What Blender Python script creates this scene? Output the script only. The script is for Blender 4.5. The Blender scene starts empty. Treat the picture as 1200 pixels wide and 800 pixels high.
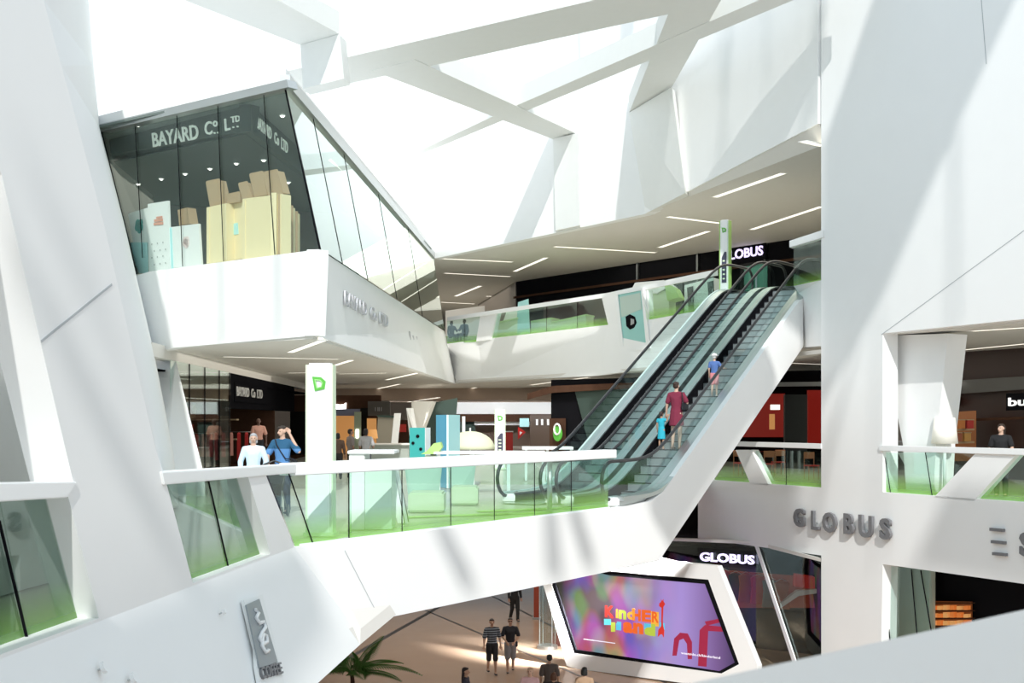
import bpy, bmesh, math, random
from mathutils import Vector, Matrix, geometry
random.seed(7)
scn = bpy.context.scene
COL = scn.collection
F, HZ, ZC = 1500.0, 490.0, 2.0          # focal length (px), horizon row, eye height

# ------------------------------------------------------------------ camera
cd = bpy.data.cameras.new('camera'); cam = bpy.data.objects.new('camera', cd); COL.objects.link(cam)
cam.location = (0, 0, ZC); cam.rotation_euler = (math.radians(90), 0, 0)
cd.sensor_width = 36; cd.lens = F/1200*36; cd.shift_y = (HZ-400)/1200
cd.clip_start = .1; cd.clip_end = 500
cd.dof.use_dof = True; cd.dof.focus_distance = 32; cd.dof.aperture_fstop = 6.3
scn.camera = cam

# ------------------------------------------------------------------ measuring helpers (survey of the place)
def W(px, py, Y): return Vector(((px-600)/F*Y, Y, ZC+(HZ-py)/F*Y))
def WZ(px, py, z): return W(px, py, F*(z-ZC)/(HZ-py))
class Plane:
    def __init__(s, a, b, c=None):
        s.a = Vector((a[0], a[1], a[2] if len(a) > 2 else 0))
        b = Vector((b[0], b[1], b[2] if len(b) > 2 else 0))
        if c is None:
            s.d = (b-s.a).normalized(); s.n = Vector((s.d.y, -s.d.x, 0))
        else:
            s.d = (b-s.a).normalized(); s.n = s.d.cross(Vector(c)-s.a).normalized()
        if s.n.dot(Vector((0, 0, ZC))-s.a) < 0: s.n = -s.n     # faces the eye
    def px(s, x, y, off=0):
        r = Vector(((x-600)/F, 1, (HZ-y)/F)); o = Vector((0, 0, ZC))
        return o + r*((s.a+s.n*off-o).dot(s.n)/r.dot(s.n))
    def tz(s, t, z, off=0): return Vector((s.a.x+s.d.x*t, s.a.y+s.d.y*t, z)) + s.n*off

# ------------------------------------------------------------------ materials
def mat(name, col, rough=.6, metal=0, emit=None, es=0, spec=.5, noise=0, nscale=3.0, bump=0):
    m = bpy.data.materials.new(name); m.use_nodes = True
    nt = m.node_tree; b = nt.nodes['Principled BSDF']
    b.inputs['Base Color'].default_value = (*col, 1); b.inputs['Roughness'].default_value = rough
    b.inputs['Metallic'].default_value = metal; b.inputs['Specular IOR Level'].default_value = spec
    if emit: b.inputs['Emission Color'].default_value = (*emit, 1); b.inputs['Emission Strength'].default_value = es
    if noise or bump:
        tc = nt.nodes.new('ShaderNodeTexCoord'); n = nt.nodes.new('ShaderNodeTexNoise')
        n.inputs['Scale'].default_value = nscale; n.inputs['Detail'].default_value = 4
        nt.links.new(tc.outputs['Object'], n.inputs['Vector'])
        if noise:
            r = nt.nodes.new('ShaderNodeMix'); r.data_type = 'RGBA'
            r.inputs['A'].default_value = (*[max(0, c*(1-noise)) for c in col], 1)
            r.inputs['B'].default_value = (*[min(1, c*(1+noise)) for c in col], 1)
            nt.links.new(n.outputs['Fac'], r.inputs['Factor']); nt.links.new(r.outputs['Result'], b.inputs['Base Color'])
        if bump:
            bp = nt.nodes.new('ShaderNodeBump'); bp.inputs['Strength'].default_value = bump; bp.inputs['Distance'].default_value = .01
            nt.links.new(n.outputs['Fac'], bp.inputs['Height']); nt.links.new(bp.outputs['Normal'], b.inputs['Normal'])
    return m
def glass(name, tint=(.9, .96, .94), refl=.1, film=None):
    """thin architectural glazing: tinted see-through layer plus a mirror coat; film=(zlow,zhigh,colour) is a printed gradient foil"""
    m = bpy.data.materials.new(name); m.use_nodes = True; nt = m.node_tree; nt.nodes.clear()
    N = nt.nodes.new; L = nt.links.new
    out = N('ShaderNodeOutputMaterial'); t = N('ShaderNodeBsdfTransparent'); g = N('ShaderNodeBsdfGlossy'); mx = N('ShaderNodeMixShader')
    t.inputs[0].default_value = (*tint, 1); g.inputs['Roughness'].default_value = .02; g.inputs['Color'].default_value = (.9, 1, .97, 1)
    fr = N('ShaderNodeFresnel'); gb = N('ShaderNodeNewGeometry'); im = N('ShaderNodeMapRange'); im.inputs['To Min'].default_value = 1.5; im.inputs['To Max'].default_value = 1/1.5
    L(gb.outputs['Backfacing'], im.inputs['Value']); L(im.outputs[0], fr.inputs['IOR'])
    mul = N('ShaderNodeMath'); mul.operation = 'ADD'; mul.inputs[1].default_value = refl-.04; mul.use_clamp = True
    L(fr.outputs[0], mul.inputs[0]); L(mul.outputs[0], mx.inputs[0]); L(t.outputs[0], mx.inputs[1]); L(g.outputs[0], mx.inputs[2])
    last = mx
    if film:
        z0, z1, colr, mxa = film
        ge = N('ShaderNodeNewGeometry'); sx = N('ShaderNodeSeparateXYZ'); mr = N('ShaderNodeMapRange')
        L(ge.outputs['Position'], sx.inputs[0]); L(sx.outputs['Z'], mr.inputs['Value'])
        mr.inputs['From Min'].default_value = z0; mr.inputs['From Max'].default_value = z1
        mr.inputs['To Min'].default_value = mxa; mr.inputs['To Max'].default_value = 0
        d = N('ShaderNodeBsdfDiffuse'); d.inputs[0].default_value = (*colr, 1)
        tl = N('ShaderNodeBsdfTranslucent'); tl.inputs[0].default_value = (*colr, 1)
        dm = N('ShaderNodeMixShader'); dm.inputs[0].default_value = .5; L(d.outputs[0], dm.inputs[1]); L(tl.outputs[0], dm.inputs[2])
        m2 = N('ShaderNodeMixShader'); L(mr.outputs[0], m2.inputs[0]); L(mx.outputs[0], m2.inputs[1]); L(dm.outputs[0], m2.inputs[2]); last = m2
    L(last.outputs[0], out.inputs['Surface'])
    return m
M = {}
M['white'] = mat('white_plaster', (.90, .905, .90), .55, noise=.015, nscale=1.2, spec=.3)
M['white2'] = mat('white_lacquer', (.90, .91, .91), .35)
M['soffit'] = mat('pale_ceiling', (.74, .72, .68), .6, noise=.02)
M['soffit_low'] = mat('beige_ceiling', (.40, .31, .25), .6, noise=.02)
M['beam'] = mat('grey_white_beam', (.80, .81, .79), .6, noise=.02)
M['dark'] = mat('dark_shop_panel', (.020, .020, .020), .8, spec=.0)
M['darkgreen'] = mat('dark_green_panel', (.05, .075, .065), .5, spec=.12)
M['brown'] = mat('dark_brown_wood', (.08, .042, .028), .8, spec=.0, noise=.2)
M['black'] = mat('black', (.010, .010, .012), .8, spec=.0)
M['rubber'] = mat('handrail_rubber', (.02, .021, .024), .35)
M['steel'] = mat('brushed_steel', (.62, .64, .64), .32, 1)
M['darksteel'] = mat('dark_steel', (.2, .21, .21), .4, 1)
M['grey'] = mat('mid_grey', (.35, .36, .36), .5)
M['signgrey'] = mat('letter_grey', (.19, .19, .2), .45)
M['signpale'] = mat('letter_pale_grey', (.58, .58, .61), .45)
M['step'] = mat('step_aluminium', (.36, .40, .41), .4, .55, noise=.05, nscale=20)
M['riser'] = mat('step_riser', (.16, .18, .19), .45, .5)
M['glass'] = glass('clear_glass', (.90, .965, .945), .05)
M['glass_green'] = glass('green_film_glass', (.86, .95, .91), .06, film=(-.05, .5, (.45, .78, .16), .55))
M['glass_green_up'] = glass('green_film_glass_upper', (.86, .95, .91), .06, film=(5.95, 6.35, (.45, .78, .16), .5))
M['glass_dark'] = glass('shop_glass', (.90, .94, .92), .05)
M['glass_show'] = glass('shop_display_glass', (.95, .975, .965), .04)
M['glass_tint'] = glass('tinted_film_glass', (.57, .65, .61), .06, film=(-.05, .45, (.40, .70, .14), .5))
M['glass_mirror'] = glass('reflecting_glass', (.75, .85, .82), .30)
M['escglass'] = glass('escalator_glass', (.80, .92, .90), .06)
M['strip'] = mat('strip_light_diffuser', (.9, .9, .85), .5, emit=(1, .93, .78), es=1.25)
M['spot'] = mat('spot_glow', (.9, .9, .9), .5, emit=(1, .97, .9), es=3)
M['lavender'] = mat('lit_letters', (.8, .75, .9), .5, emit=(.72, .62, 1), es=1.0)
M['greenlogo'] = mat('logo_green', (.11, .47, .06), .5)
M['green'] = mat('light_green', (.42, .66, .20), .5)
M['palegreen'] = mat('pale_green', (.70, .82, .60), .5)
M['teal'] = mat('teal_panel', (.03, .36, .34), .5)
M['sky'] = mat('sky_blue_panel', (.14, .50, .74), .5)
M['turq'] = mat('pale_turquoise', (.45, .78, .80), .5)
M['cream'] = mat('cream_fabric', (.80, .80, .56), .7)
M['wood'] = mat('light_crate_board', (.86, .74, .46), .6, noise=.04, nscale=4)
M['card'] = mat('brown_cardboard', (.45, .32, .19), .7, noise=.06)
M['red'] = mat('red', (.55, .02, .015), .5)
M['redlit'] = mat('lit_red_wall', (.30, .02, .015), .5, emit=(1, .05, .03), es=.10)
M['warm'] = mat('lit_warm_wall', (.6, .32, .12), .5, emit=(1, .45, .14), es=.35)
M['lampshade'] = mat('lamp_shade_fabric', (.88, .85, .78), .7, emit=(1, .9, .72), es=.12)
M['paper'] = mat('paper_white', (.86, .87, .86), .6)

# ground-floor stone: one material, laid in large slabs with dark joints
def stone():
    m = mat('polished_floor_stone', (.40, .33, .265), .16, spec=.5); nt = m.node_tree; b = nt.nodes['Principled BSDF']
    tc = nt.nodes.new('ShaderNodeTexCoord'); n = nt.nodes.new('ShaderNodeTexNoise'); n.inputs['Scale'].default_value = .6; n.inputs['Detail'].default_value = 5
    r = nt.nodes.new('ShaderNodeMix'); r.data_type = 'RGBA'; r.inputs['A'].default_value = (.44, .30, .205, 1); r.inputs['B'].default_value = (.54, .39, .28, 1)
    nt.links.new(tc.outputs['Object'], n.inputs['Vector']); nt.links.new(n.outputs['Fac'], r.inputs['Factor']); nt.links.new(r.outputs['Result'], b.inputs['Base Color'])
    return m
M['stone'] = stone()
M['floor'] = mat('mid_floor_terrazzo', (.62, .60, .54), .25, noise=.05, nscale=8)

# ------------------------------------------------------------------ object helpers
def tag(o, label=None, cat=None, group=None, kind=None):
    if label: o['label'] = label
    if cat: o['category'] = cat
    if group: o['group'] = group
    if kind: o['kind'] = kind
    return o
def chain_loc(o):
    v = Vector((0, 0, 0))
    while o is not None: v += o.location; o = o.parent
    return v
def obj(name, bm, m, parent=None, world=True, smooth=False, bevel=0):
    if isinstance(bm, bpy.types.Mesh): me = bm
    else:
        if bevel:
            es = [e for e in bm.edges if len(e.link_faces) == 2 and e.calc_face_angle(0) > .5]
            bmesh.ops.bevel(bm, geom=es, offset=bevel, segments=2, affect='EDGES', clamp_overlap=True)
        me = bpy.data.meshes.new(name); bm.to_mesh(me); bm.free()
    if isinstance(m, (list, tuple)):
        for k in m: me.materials.append(k)
    elif m is not None and not me.materials: me.materials.append(m)
    if smooth:
        for p in me.polygons: p.use_smooth = True
    o = bpy.data.objects.new(name, me); COL.objects.link(o)
    if parent is not None:
        if world: me.transform(Matrix.Translation(-chain_loc(parent)))
        o.parent = parent
    return o
def root_of(name, loc, label, cat, group=None, rz=0):
    o = bpy.data.objects.new(name, None); COL.objects.link(o); o.empty_display_size = .1
    o.location = loc; o.rotation_euler = (0, 0, rz)
    return tag(o, label, cat, group)
def struct(name, bm, m, **k): return tag(obj(name, bm, m, **k), kind='structure')
def thing1(name, bm, m, label, cat, group=None, **k): return tag(obj(name, bm, m, **k), label, cat, group)
def nb(): return bmesh.new()
def add_poly(bm, loops, thick):
    """prism: face with holes pushed along the vector thick"""
    loops = [[Vector(p) for p in lp] for lp in (loops if isinstance(loops[0], (list, tuple)) and not isinstance(loops[0][0], (int, float)) else [loops])]
    tris = geometry.tessellate_polygon(loops); flat = [p for lp in loops for p in lp]; t = Vector(thick)
    a = [bm.verts.new(p) for p in flat]; b = [bm.verts.new(p+t) for p in flat]
    for q in tris:
        try: bm.faces.new([a[i] for i in q]); bm.faces.new([b[i] for i in reversed(q)])
        except ValueError: pass
    k = 0
    for lp in loops:
        n = len(lp)
        for i in range(n):
            j = (i+1) % n
            try: bm.faces.new([a[k+i], b[k+i], b[k+j], a[k+j]])
            except ValueError: pass
        k += n
    bmesh.ops.recalc_face_normals(bm, faces=bm.faces[:])
    return bm
def poly(loops, thick): return add_poly(nb(), loops, thick)
def add_box(bm, c, s, R=None):
    ret = bmesh.ops.create_cube(bm, size=1); c = Vector(c)
    for v in ret['verts']:
        v.co = Vector((v.co.x*s[0], v.co.y*s[1], v.co.z*s[2]))
        if R is not None: v.co = R @ v.co
        v.co += c
    return bm
def box(c, s, R=None): return add_box(nb(), c, s, R)
def add_tube(bm, pts, r, seg=8, close=False):
    pts = [Vector(p) for p in pts]; n = len(pts); rings = []
    rr = r if isinstance(r, (list, tuple)) else [r]*n
    up0 = None
    for i, p in enumerate(pts):
        a = pts[i-1] if (i > 0 or close) else p; b = pts[(i+1) % n] if (i < n-1 or close) else p
        d = (b-a).normalized()
        if up0 is None: up0 = Vector((0, 0, 1)) if abs(d.z) < .9 else Vector((1, 0, 0))
        x = d.cross(up0).normalized(); y = x.cross(d).normalized(); up0 = y
        rings.append([bm.verts.new(p+(x*math.cos(k*2*math.pi/seg)+y*math.sin(k*2*math.pi/seg))*rr[i]) for k in range(seg)])
    for i in range(n if close else n-1):
        A, B = rings[i], rings[(i+1) % n]
        for k in range(seg): bm.faces.new([A[k], A[(k+1) % seg], B[(k+1) % seg], B[k]])
    if not close: bm.faces.new(rings[0][::-1]); bm.faces.new(rings[-1])
    return bm
def tube(pts, r, seg=8, close=False): return add_tube(nb(), pts, r, seg, close)
def add_lathe(bm, prof, c=(0, 0, 0), seg=20):
    c = Vector(c); rings = []
    for r, z in prof: rings.append([bm.verts.new(c+Vector((r*math.cos(k*2*math.pi/seg), r*math.sin(k*2*math.pi/seg), z))) for k in range(seg)])
    for A, B in zip(rings, rings[1:]):
        for k in range(seg): bm.faces.new([A[k], A[(k+1) % seg], B[(k+1) % seg], B[k]])
    bm.faces.new(rings[0][::-1]); bm.faces.new(rings[-1]); bmesh.ops.recalc_face_normals(bm, faces=bm.faces[:])
    return bm
def lathe(prof, c=(0, 0, 0), seg=20): return add_lathe(nb(), prof, c, seg)
def text_mesh(s, p0, xd, ud, h, w=None, ext=.02, off=0, spacing=1, glyph_h=None):
    """lettering mesh: lower-left corner p0, reading direction xd, up ud, cap height h, optional total width w"""
    cu = bpy.data.curves.new('t', 'FONT'); cu.body = s; cu.extrude = .05; cu.offset = off; cu.space_character = spacing; cu.resolution_u = 3
    to = bpy.data.objects.new('t', cu); COL.objects.link(to)
    bpy.context.view_layer.update()
    me = bpy.data.meshes.new_from_object(to.evaluated_get(bpy.context.evaluated_depsgraph_get()))
    bpy.data.objects.remove(to); me.materials.clear()
    xs = [v.co.x for v in me.vertices]; ys = [v.co.y for v in me.vertices]
    x0, x1, y0, y1 = min(xs), max(xs), min(ys), max(ys)
    sy = h/(y1-y0); sx = (w/(x1-x0)) if w else sy
    xd = Vector(xd).normalized(); ud = Vector(ud).normalized(); nd = xd.cross(ud); p0 = Vector(p0)
    for v in me.vertices: v.co = p0+xd*((v.co.x-x0)*sx)+ud*((v.co.y-y0)*sy)+nd*((v.co.z+.05)*ext*10)
    return me
def text_px(s, plane, x0, y0, x1, y1, x0t=None, y0t=None, off=.03, bold=0, ext=.03):
    """lettering on a plane between surveyed corners: baseline (x0,y0)->(x1,y1), top of the first letter at (x0t,y0t)"""
    a = plane.px(x0, y0, off); b = plane.px(x1, y1, off); u = plane.px(x0t if x0t is not None else x0, y0t, off)
    return text_mesh(s, a, b-a, u-a, (u-a).length, (b-a).length, ext, bold)
# ================================================================== THE SETTING
AX = Vector((.545, .839, 0)).normalized(); LV = Vector((-AX.y, AX.x, 0))
C0 = Vector((-3.38, 19.9, 0))
LW = Plane((-4.07, 12.6), (-3.37, 20.0))                    # wall along the gallery at the observer's side
DF = Plane(C0, C0+AX*12)                                    # face of the bridge deck
LWL = Plane((-3.38, 19.9, 0), (-4.07, 12.6, 0), DF.px(409, 727))
BF = Plane((-9.9, 34.9), (-4.7, 30.5))                      # upper shop, front
RW = Plane((7.8, 39), (12.2, 30.6))                         # wing with the tall pillar
ZUP, ZSO, ZCE = 6.0, 3.9, 10.0
P = lambda pl, pts, off=0: [pl.px(x, y, off) for x, y in pts]

fp_ = W
# --- floors and slabs
struct('floor_ground', poly([(-60, -5, -6), (60, -5, -6), (60, 130, -6), (-60, 130, -6)], (0, 0, -.3)), M['stone'])
for a, b, w in (((330, 815), (566, 682), .10), ((440, 690), (640, 775), .05), ((560, 690), (700, 760), .05)):
    A, B = WZ(a[0], a[1], -6), WZ(b[0], b[1], -6); d = (B-A).normalized(); A -= d*4; B += d*14; n = Vector((-d.y, d.x, 0))*w
    struct('trim_floor_joint', poly([A-n, B-n, B+n, A+n], (0, 0, .004)), mat('floor_joint', (.05, .04, .035), .4))
E1 = C0+AX*12.7
mid = [(-4.75, 5), (-4.07-.05, 12.6), (-3.43, 19.9), tuple((E1+LV*.1).xy), (6.7, 43), (8.2, 39.3), (12.4, 30.8), (17, 22), (45, 22), (45, 128), (-45, 128), (-45, 5)]
struct('floor_mid', poly([(x, y, -.02) for x, y in mid], (0, 0, -.35)), M['floor'])
U3 = Vector((7.0, 46.2, 6))
up_ = [(-3.4, 68.7), (-1.5, 66.0), (4.25, 55.3), (5.75, 51.1), (7.2, 46.9), (7.2, 42.6), (8.75, 40.8), (8.75, 39.3), (9.35, 37.2), (12.5, 31), (17.2, 22), (45, 22), (45, 100), (-45, 100), (-45, 41), (-11.6, 36.4), (-4.75, 30.6)]
struct('floor_upper', poly([(x, y, 5.98) for x, y in up_], (0, 0, -.3)), M['floor'])
cm = [(-3.1, 67.9), (3.75, 54.8), (6.9, 46.2), (7.0, 42.6), (8.7, 39.2), (9.2, 37), (9.2, 60), (-3, 88), (-45, 88), (-45, 41), (-11.6, 36.4), (-4.75, 30.6)]
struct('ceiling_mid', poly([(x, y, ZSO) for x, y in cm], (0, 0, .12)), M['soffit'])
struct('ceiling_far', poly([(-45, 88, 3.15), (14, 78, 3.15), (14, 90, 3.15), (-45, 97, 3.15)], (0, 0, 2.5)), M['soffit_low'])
struct('ceiling_wing', poly([(9.2, 37.1, 4.3), (12.3, 31.1, 4.3), (17, 22, 4.3), (45, 22, 4.3), (45, 70, 4.3), (9.2, 60, 4.3)], (0, 0, .12)), M['soffit'])
uc = [(-3.9, 64), (5.2, 50), (8.87, 36.98), (9.2, 37.2), (12.3, 31.4), (40, 31), (40, 120), (-40, 120), (-40, 41), (-11.9, 37.5), (-5.6, 32.2)]
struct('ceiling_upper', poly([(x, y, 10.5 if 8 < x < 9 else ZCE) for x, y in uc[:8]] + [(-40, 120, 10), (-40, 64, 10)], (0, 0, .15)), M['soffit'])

# --- gallery wall (the big leaning white wall) : upper part with the two openings, lower leaning part
wl = P(LW, [(51, 0), (72, 77), (90, 143), (123, 267), (160, 430), (183, 528), (195, 566), (226, 683), (317, 649), (290, 556), (311, 555), (345, 641)]) + [LW.tz(-8.5, 0), LW.tz(-8.5, 9.5), LW.px(36, -90)]
hA = P(LW, [(-60, 60), (2, 205), (86, 566), (-60, 567)])
struct('wall_gallery', poly([wl, hA, P(LW, [(80, 582), (116, 724), (-60, 789), (-60, 592)])], -LW.n*.42), M['white'])
low = P(LWL, [(345, 641), (409, 727), (422, 755), (366, 806), (300, 880), (-60, 960)]) + [LW.tz(-8.5, -2.5), LW.tz(-8.5, 0)]
struct('wall_gallery_base', poly(low, -LWL.n*.35), M['white'])
q = DF.px(464, 720); a = LWL.px(409, 727); b = LWL.px(422, 755)
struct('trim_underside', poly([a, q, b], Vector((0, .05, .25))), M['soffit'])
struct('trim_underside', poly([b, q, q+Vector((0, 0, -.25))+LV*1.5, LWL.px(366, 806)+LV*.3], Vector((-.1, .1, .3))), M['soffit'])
# white wall behind the side opening
RC = Plane((-6.1, 11), (-5.6, 16))
struct('wall_gallery_recess', poly([RC.tz(-6, -.0), RC.tz(5, 0), RC.tz(5, 5.0), RC.tz(1.2, 9), RC.tz(-6, 9)], -RC.n*.2), M['white'])
# return face of the pier, running back to the upper shop
s2 = nb(); rows = []
near = P(LW, [(38, -80), (51, 0), (72, 77), (90, 143), (123, 267), (160, 430), (183, 528), (193, 560)])
far = [W(100, -80, 38), W(104, 0, 37.5), W(110, 77, 37), W(117, 150, 36.6), W(147, 267, 35.9), W(180, 410, 35), W(203, 528, 34.6), W(212, 600, 34.6)]
vs = [(s2.verts.new(a), s2.verts.new(b)) for a, b in zip(near, far)]
for (a, b), (c, d) in zip(vs, vs[1:]): s2.faces.new([a, b, d, c])
pr = struct('wall_pier_return', s2, M['white']); md = pr.modifiers.new('s', 'SOLIDIFY'); md.thickness = .3; md.offset = 1
struct('wall_shop_reveal', poly([W(178, 408, 36.5), W(206, 422, 35.8), W(240, 560, 33.5), W(240, 590, 33.3), W(196, 590, 33.3), W(194, 548, 33.5)], Vector((-.25, .9, 0))), M['white'])

# --- bridge deck face + escalator flank (one continuous plastered face)
T0 = 12.89
def nose(t): return max(0, (t-T0))*.5774
top = [(0, 0), (11.2, 0), (12.2, .05), (12.9, .26), (13.6, nose(13.6)+.26), (22.0, nose(22)+.26), (22.35, 5.62)]
bot = [(22.35, 4.17), (12.63, -1.4), (0.55, -1.4)]
struct('wall_bridge_face', poly([DF.tz(t, z) for t, z in top+bot], -DF.n*.14), M['white'])
struct('ceiling_bridge_underside', poly([DF.tz(.5, -1.4, -.2), DF.tz(12.5, -1.4, -.2), DF.tz(12.5, -1.4, -6), DF.tz(.5, -1.4, -6)], (0, 0, .2)), M['soffit'])

# --- upper shop base and its soffit edge
bc = BF.px(374, 292); far_b = W(521, 388, 66); far_s = W(534, 449.5, 67.8)
struct('wall_upper_shop_base', poly([BF.px(150, 326), BF.px(175, 318), bc, BF.px(370, 393), BF.px(207, 407), BF.px(170, 414)], -BF.n*.3), M['white'])
BRn = Vector((1, -.04, 0))
struct('wall_upper_shop_flank', poly([bc, far_b, far_s, BF.px(370, 393)], (-.3, .05, 0)), M['white'])
# --- far parapet wall
FA = [W(521, 403, 68), W(560, 398, 65.5), W(712, 380.5, 54.5), W(764, 374, 50.5), W(835, 361, 46.2)]
FB = [W(535, 449, 67.6), W(566, 447, 65.2), W(700, 440, 54.8), W(762, 431, 50.4), W(842, 413, 46)]
s3 = nb()
for (a, b), (c, d) in zip(zip(FA, FB), list(zip(FA, FB))[1:]): add_poly(s3, [a, c, d, b], (.25, .14, 0))
struct('wall_far_parapet', s3, M['white'])
# --- landing edge between escalators and pillar
struct('wall_landing_edge', poly([W(936, 343, 39.0), W(930, 335, 38.8), W(963, 327, 37.0), W(963, 405, 37.0), W(941, 407, 38.9)], (.2, .6, 0)), M['white'])

# --- wing with the tall pillar
PIL = [(2.39, 24), (2.39, 0), (-3.6, 0), (-3.6, -1.95), (2.39, -1.95), (2.39, -6), (4.75, -6), (4.85, -1.95), (15, -1.95), (15, 0), (4.85, 0), (4.85, 4.3), (15, 4.45), (15, 24)]
struct('wall_wing', poly([RW.tz(t, z) for t, z in PIL], -RW.n*.55), M['white'])
# leaning pier behind the wing balustrade, slanted struts between its panes
struct('wall_wing_pier', poly(P(RW, [(1034, 393), (1111, 391), (1097, 520), (1094, 578), (1062, 578), (1058, 520)], -.75), -RW.n*.7), M['white'])
struct('trim_wing_strut', poly(P(RW, [(1144, 530), (1192, 531), (1141, 587), (1094, 583)]), -RW.n*.3), M['white'])
struct('trim_wing_strut', poly(P(RW, [(862, 527), (880, 527), (901, 569), (879, 566)]), -RW.n*.3), M['white'])
# strut on the far side of the panes
struct('trim_wing_brace', poly(P(RW, [(1052, 530), (1064, 530), (1090, 577), (1078, 577)], -.9), -RW.n*.25), M['white'])

# --- tall upper walls behind the skylight
UW1 = Plane((-3.9, 64), (5.2, 50)); UW2 = Plane((5.2, 50), (8.87, 36.95)); UWL = Plane((-3.9, 64), (-30, 48))
def wallp(name, pl, t0, t1, z0, z1, th=.4): struct(name, poly([pl.tz(t0, z0, .04), pl.tz(t1, z0, .04), pl.tz(t1, z1, .04), pl.tz(t0, z1, .04)], -pl.n*th), M['white'])
wallp('wall_atrium_back', UW1, 0, 16.7, 9.97, 26)
struct('wall_atrium_side', poly([UW2.tz(0, 9.97, .04), UW2.tz(13.55, 10.5, .04), UW2.tz(13.55, 26, .04), UW2.tz(0, 26, .04)], -UW2.n*.4), M['white'])
wallp('wall_atrium_far', UWL, 0, 30.6, 9.0, 26)
# roof edge of the upper shop
struct('trim_shop_roof', poly([W(335, 97, 31.2), W(116, 150, 36.5), W(-20, 170, 41), W(300, 175, 60), W(508, 297, 64.5)], (0, 0, .35)), M['white'])

# --- skylight beams: undersides at z=14
def beam(pts, z=14.0, h=.7, name='beam'):
    return struct(name, poly([WZ(x, y, z) for x, y in pts], (0, 0, h)), M['beam'])
beam([(325, 86), (345, 112), (800, 13), (900, -40), (697, 0)])
beam([(215, 0), (130, -50), (300, -50), (325, 0), (398, 40), (352, 53)])
beam([(436, 83), (486, 70), (677, 157), (648, 163)], z=13.98)
beam([(463, 190), (602, 125), (770, 52), (890, 0), (960, -40), (1010, -40), (930, 0), (758, 72), (587, 142), (465, 193)], z=14.02, h=.7)
beam([(783, 17), (800, -40), (860, -40), (845, 0), (787, 103), (737, 133)], z=14.04, h=.7)
def leg(pts, Ys, th): struct('beam_leg', poly([W(x, y, Y) for (x, y), Y in zip(pts, Ys)], th), M['beam'])
leg([(352, 53), (398, 40), (403, 92), (355, 104)], [41.1, 39.9, 39.9, 41.1], (.1, .8, 0))
leg([(648, 162), (678, 156), (679, 264), (651, 270)], [54.9, 53.3, 53.1, 54.6], (.1, .6, 0))
leg([(737, 132), (787, 102), (803, 226), (757, 250)], [50.3, 46.2, 45.6, 49.9], (.2, .6, 0))

# --- the observer's own parapet
A, B = Vector((.26, 1.94, 1.6)), Vector((1.10, 2.72, 1.6)); d = (B-A).normalized(); n = Vector((d.y, -d.x, 0))
struct('wall_observer_parapet', poly([A-d*1.2, B+d*2.0, B+d*2.0+n*.9, A-d*1.2+n*.9], (0, 0, -1.6)), M['white'], bevel=.012)
struct('floor_observer', poly([A-d*6+n*.9, B+d*3+n*.9, B+d*3+n*4, A-d*6+n*4], (0, 0, -1.3+.0)), M['floor'])

# panel joints of the leaning wall
JM = mat('panel_joint', (.45, .47, .49), .6)
def joint_line(pl, a, b, w=.012): 
    A, B = pl.px(*a, .002), pl.px(*b, .002); u = (B-A).normalized().cross(pl.n)*w; struct('trim_panel_joint', poly([A-u, B-u, B+u, A+u], pl.n*.004), JM)
joint_line(LW, (48, 400), (131, 333)); joint_line(RC, (-10, 424), (60, 391)); joint_line(RW, (1033, 392), (1200, 270), .01); joint_line(RW, (1150, 0), (1156, 75), .01)
joint_line(DF, (404, 645), (440, 715), .006)
struct('wall_upper_far', poly([fp_(522, 364, 84), fp_(568, 358, 84), fp_(568, 404, 84), fp_(522, 404, 84)], (0, .2, 0)), M['white'])

struct('shade_slab_observer', poly([(-6, -16, 6.2), (9, -16, 6.2), (9, 5.5, 6.2), (-3.5, 4.0, 6.2)], (0, 0, .3)), M['white'])  # unseen slab added to keep the sky off the observer's parapet
# ================================================================== GLAZING, BALUSTRADES
def tDF(px, off=0): return (DF.px(px, 490, off)-DF.a).dot(DF.d)
def tRW(px, off=0): return (RW.px(px, 490, off)-RW.a).dot(RW.d)
def joints(root, segs, w=.012):
    for a, b in segs: obj('glazing_joint', tube([a, b], w, 6), M['black'], root)
def bar(pl, t0, t1, z0, z1, off0, off1): return poly([pl.tz(t0, z0, off0), pl.tz(t1, z0, off0), pl.tz(t1, z1, off0), pl.tz(t0, z1, off0)], pl.n*(off1-off0))
# gallery openings (window-like balustrades set in the leaning wall)
r = root_of('glass_balustrade', LW.px(60, 700, -.2), 'green-tinted glass balustrade in the big leaning wall beside the white recess, one dark joint', 'balustrade', 'balustrades in the leaning wall')
for pts in ([(-60, 585), (-2, 585), (34.5, 765), (-60, 805)], [(0, 585), (82, 572), (119, 735), (36.5, 765)]): obj('glass_panel', poly(P(LW, pts, -.22), -LW.n*.015), M['glass_tint'], r)
joints(r, [(LW.px(-1, 610, -.2), LW.px(35, 762, -.2)), (LW.px(78, 580, -.2), LW.px(115.5, 728, -.2))], .014)
obj('handrail', poly(P(LW, [(-70, 567), (91, 564), (79, 583), (-70, 592)], .03), -LW.n*.35), M['white2'], r, bevel=.01)
r = root_of('glass_balustrade', LW.px(260, 640, -.2), 'leaning green-tinted glass balustrade above the grey coffee sign', 'balustrade', 'balustrades in the leaning wall')
for pts in ([(190, 560), (243, 556), (268, 672), (224, 692)], [(244, 556), (284, 552), (322, 656), (269, 672)]): obj('glass_panel', poly(P(LW, pts, -.16), -LW.n*.015), M['glass_tint'], r)
joints(r, [(LW.px(243.5, 560, -.15), LW.px(268.5, 668, -.15)), (LW.px(281, 556, -.14), LW.px(319, 653, -.14))])
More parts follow.
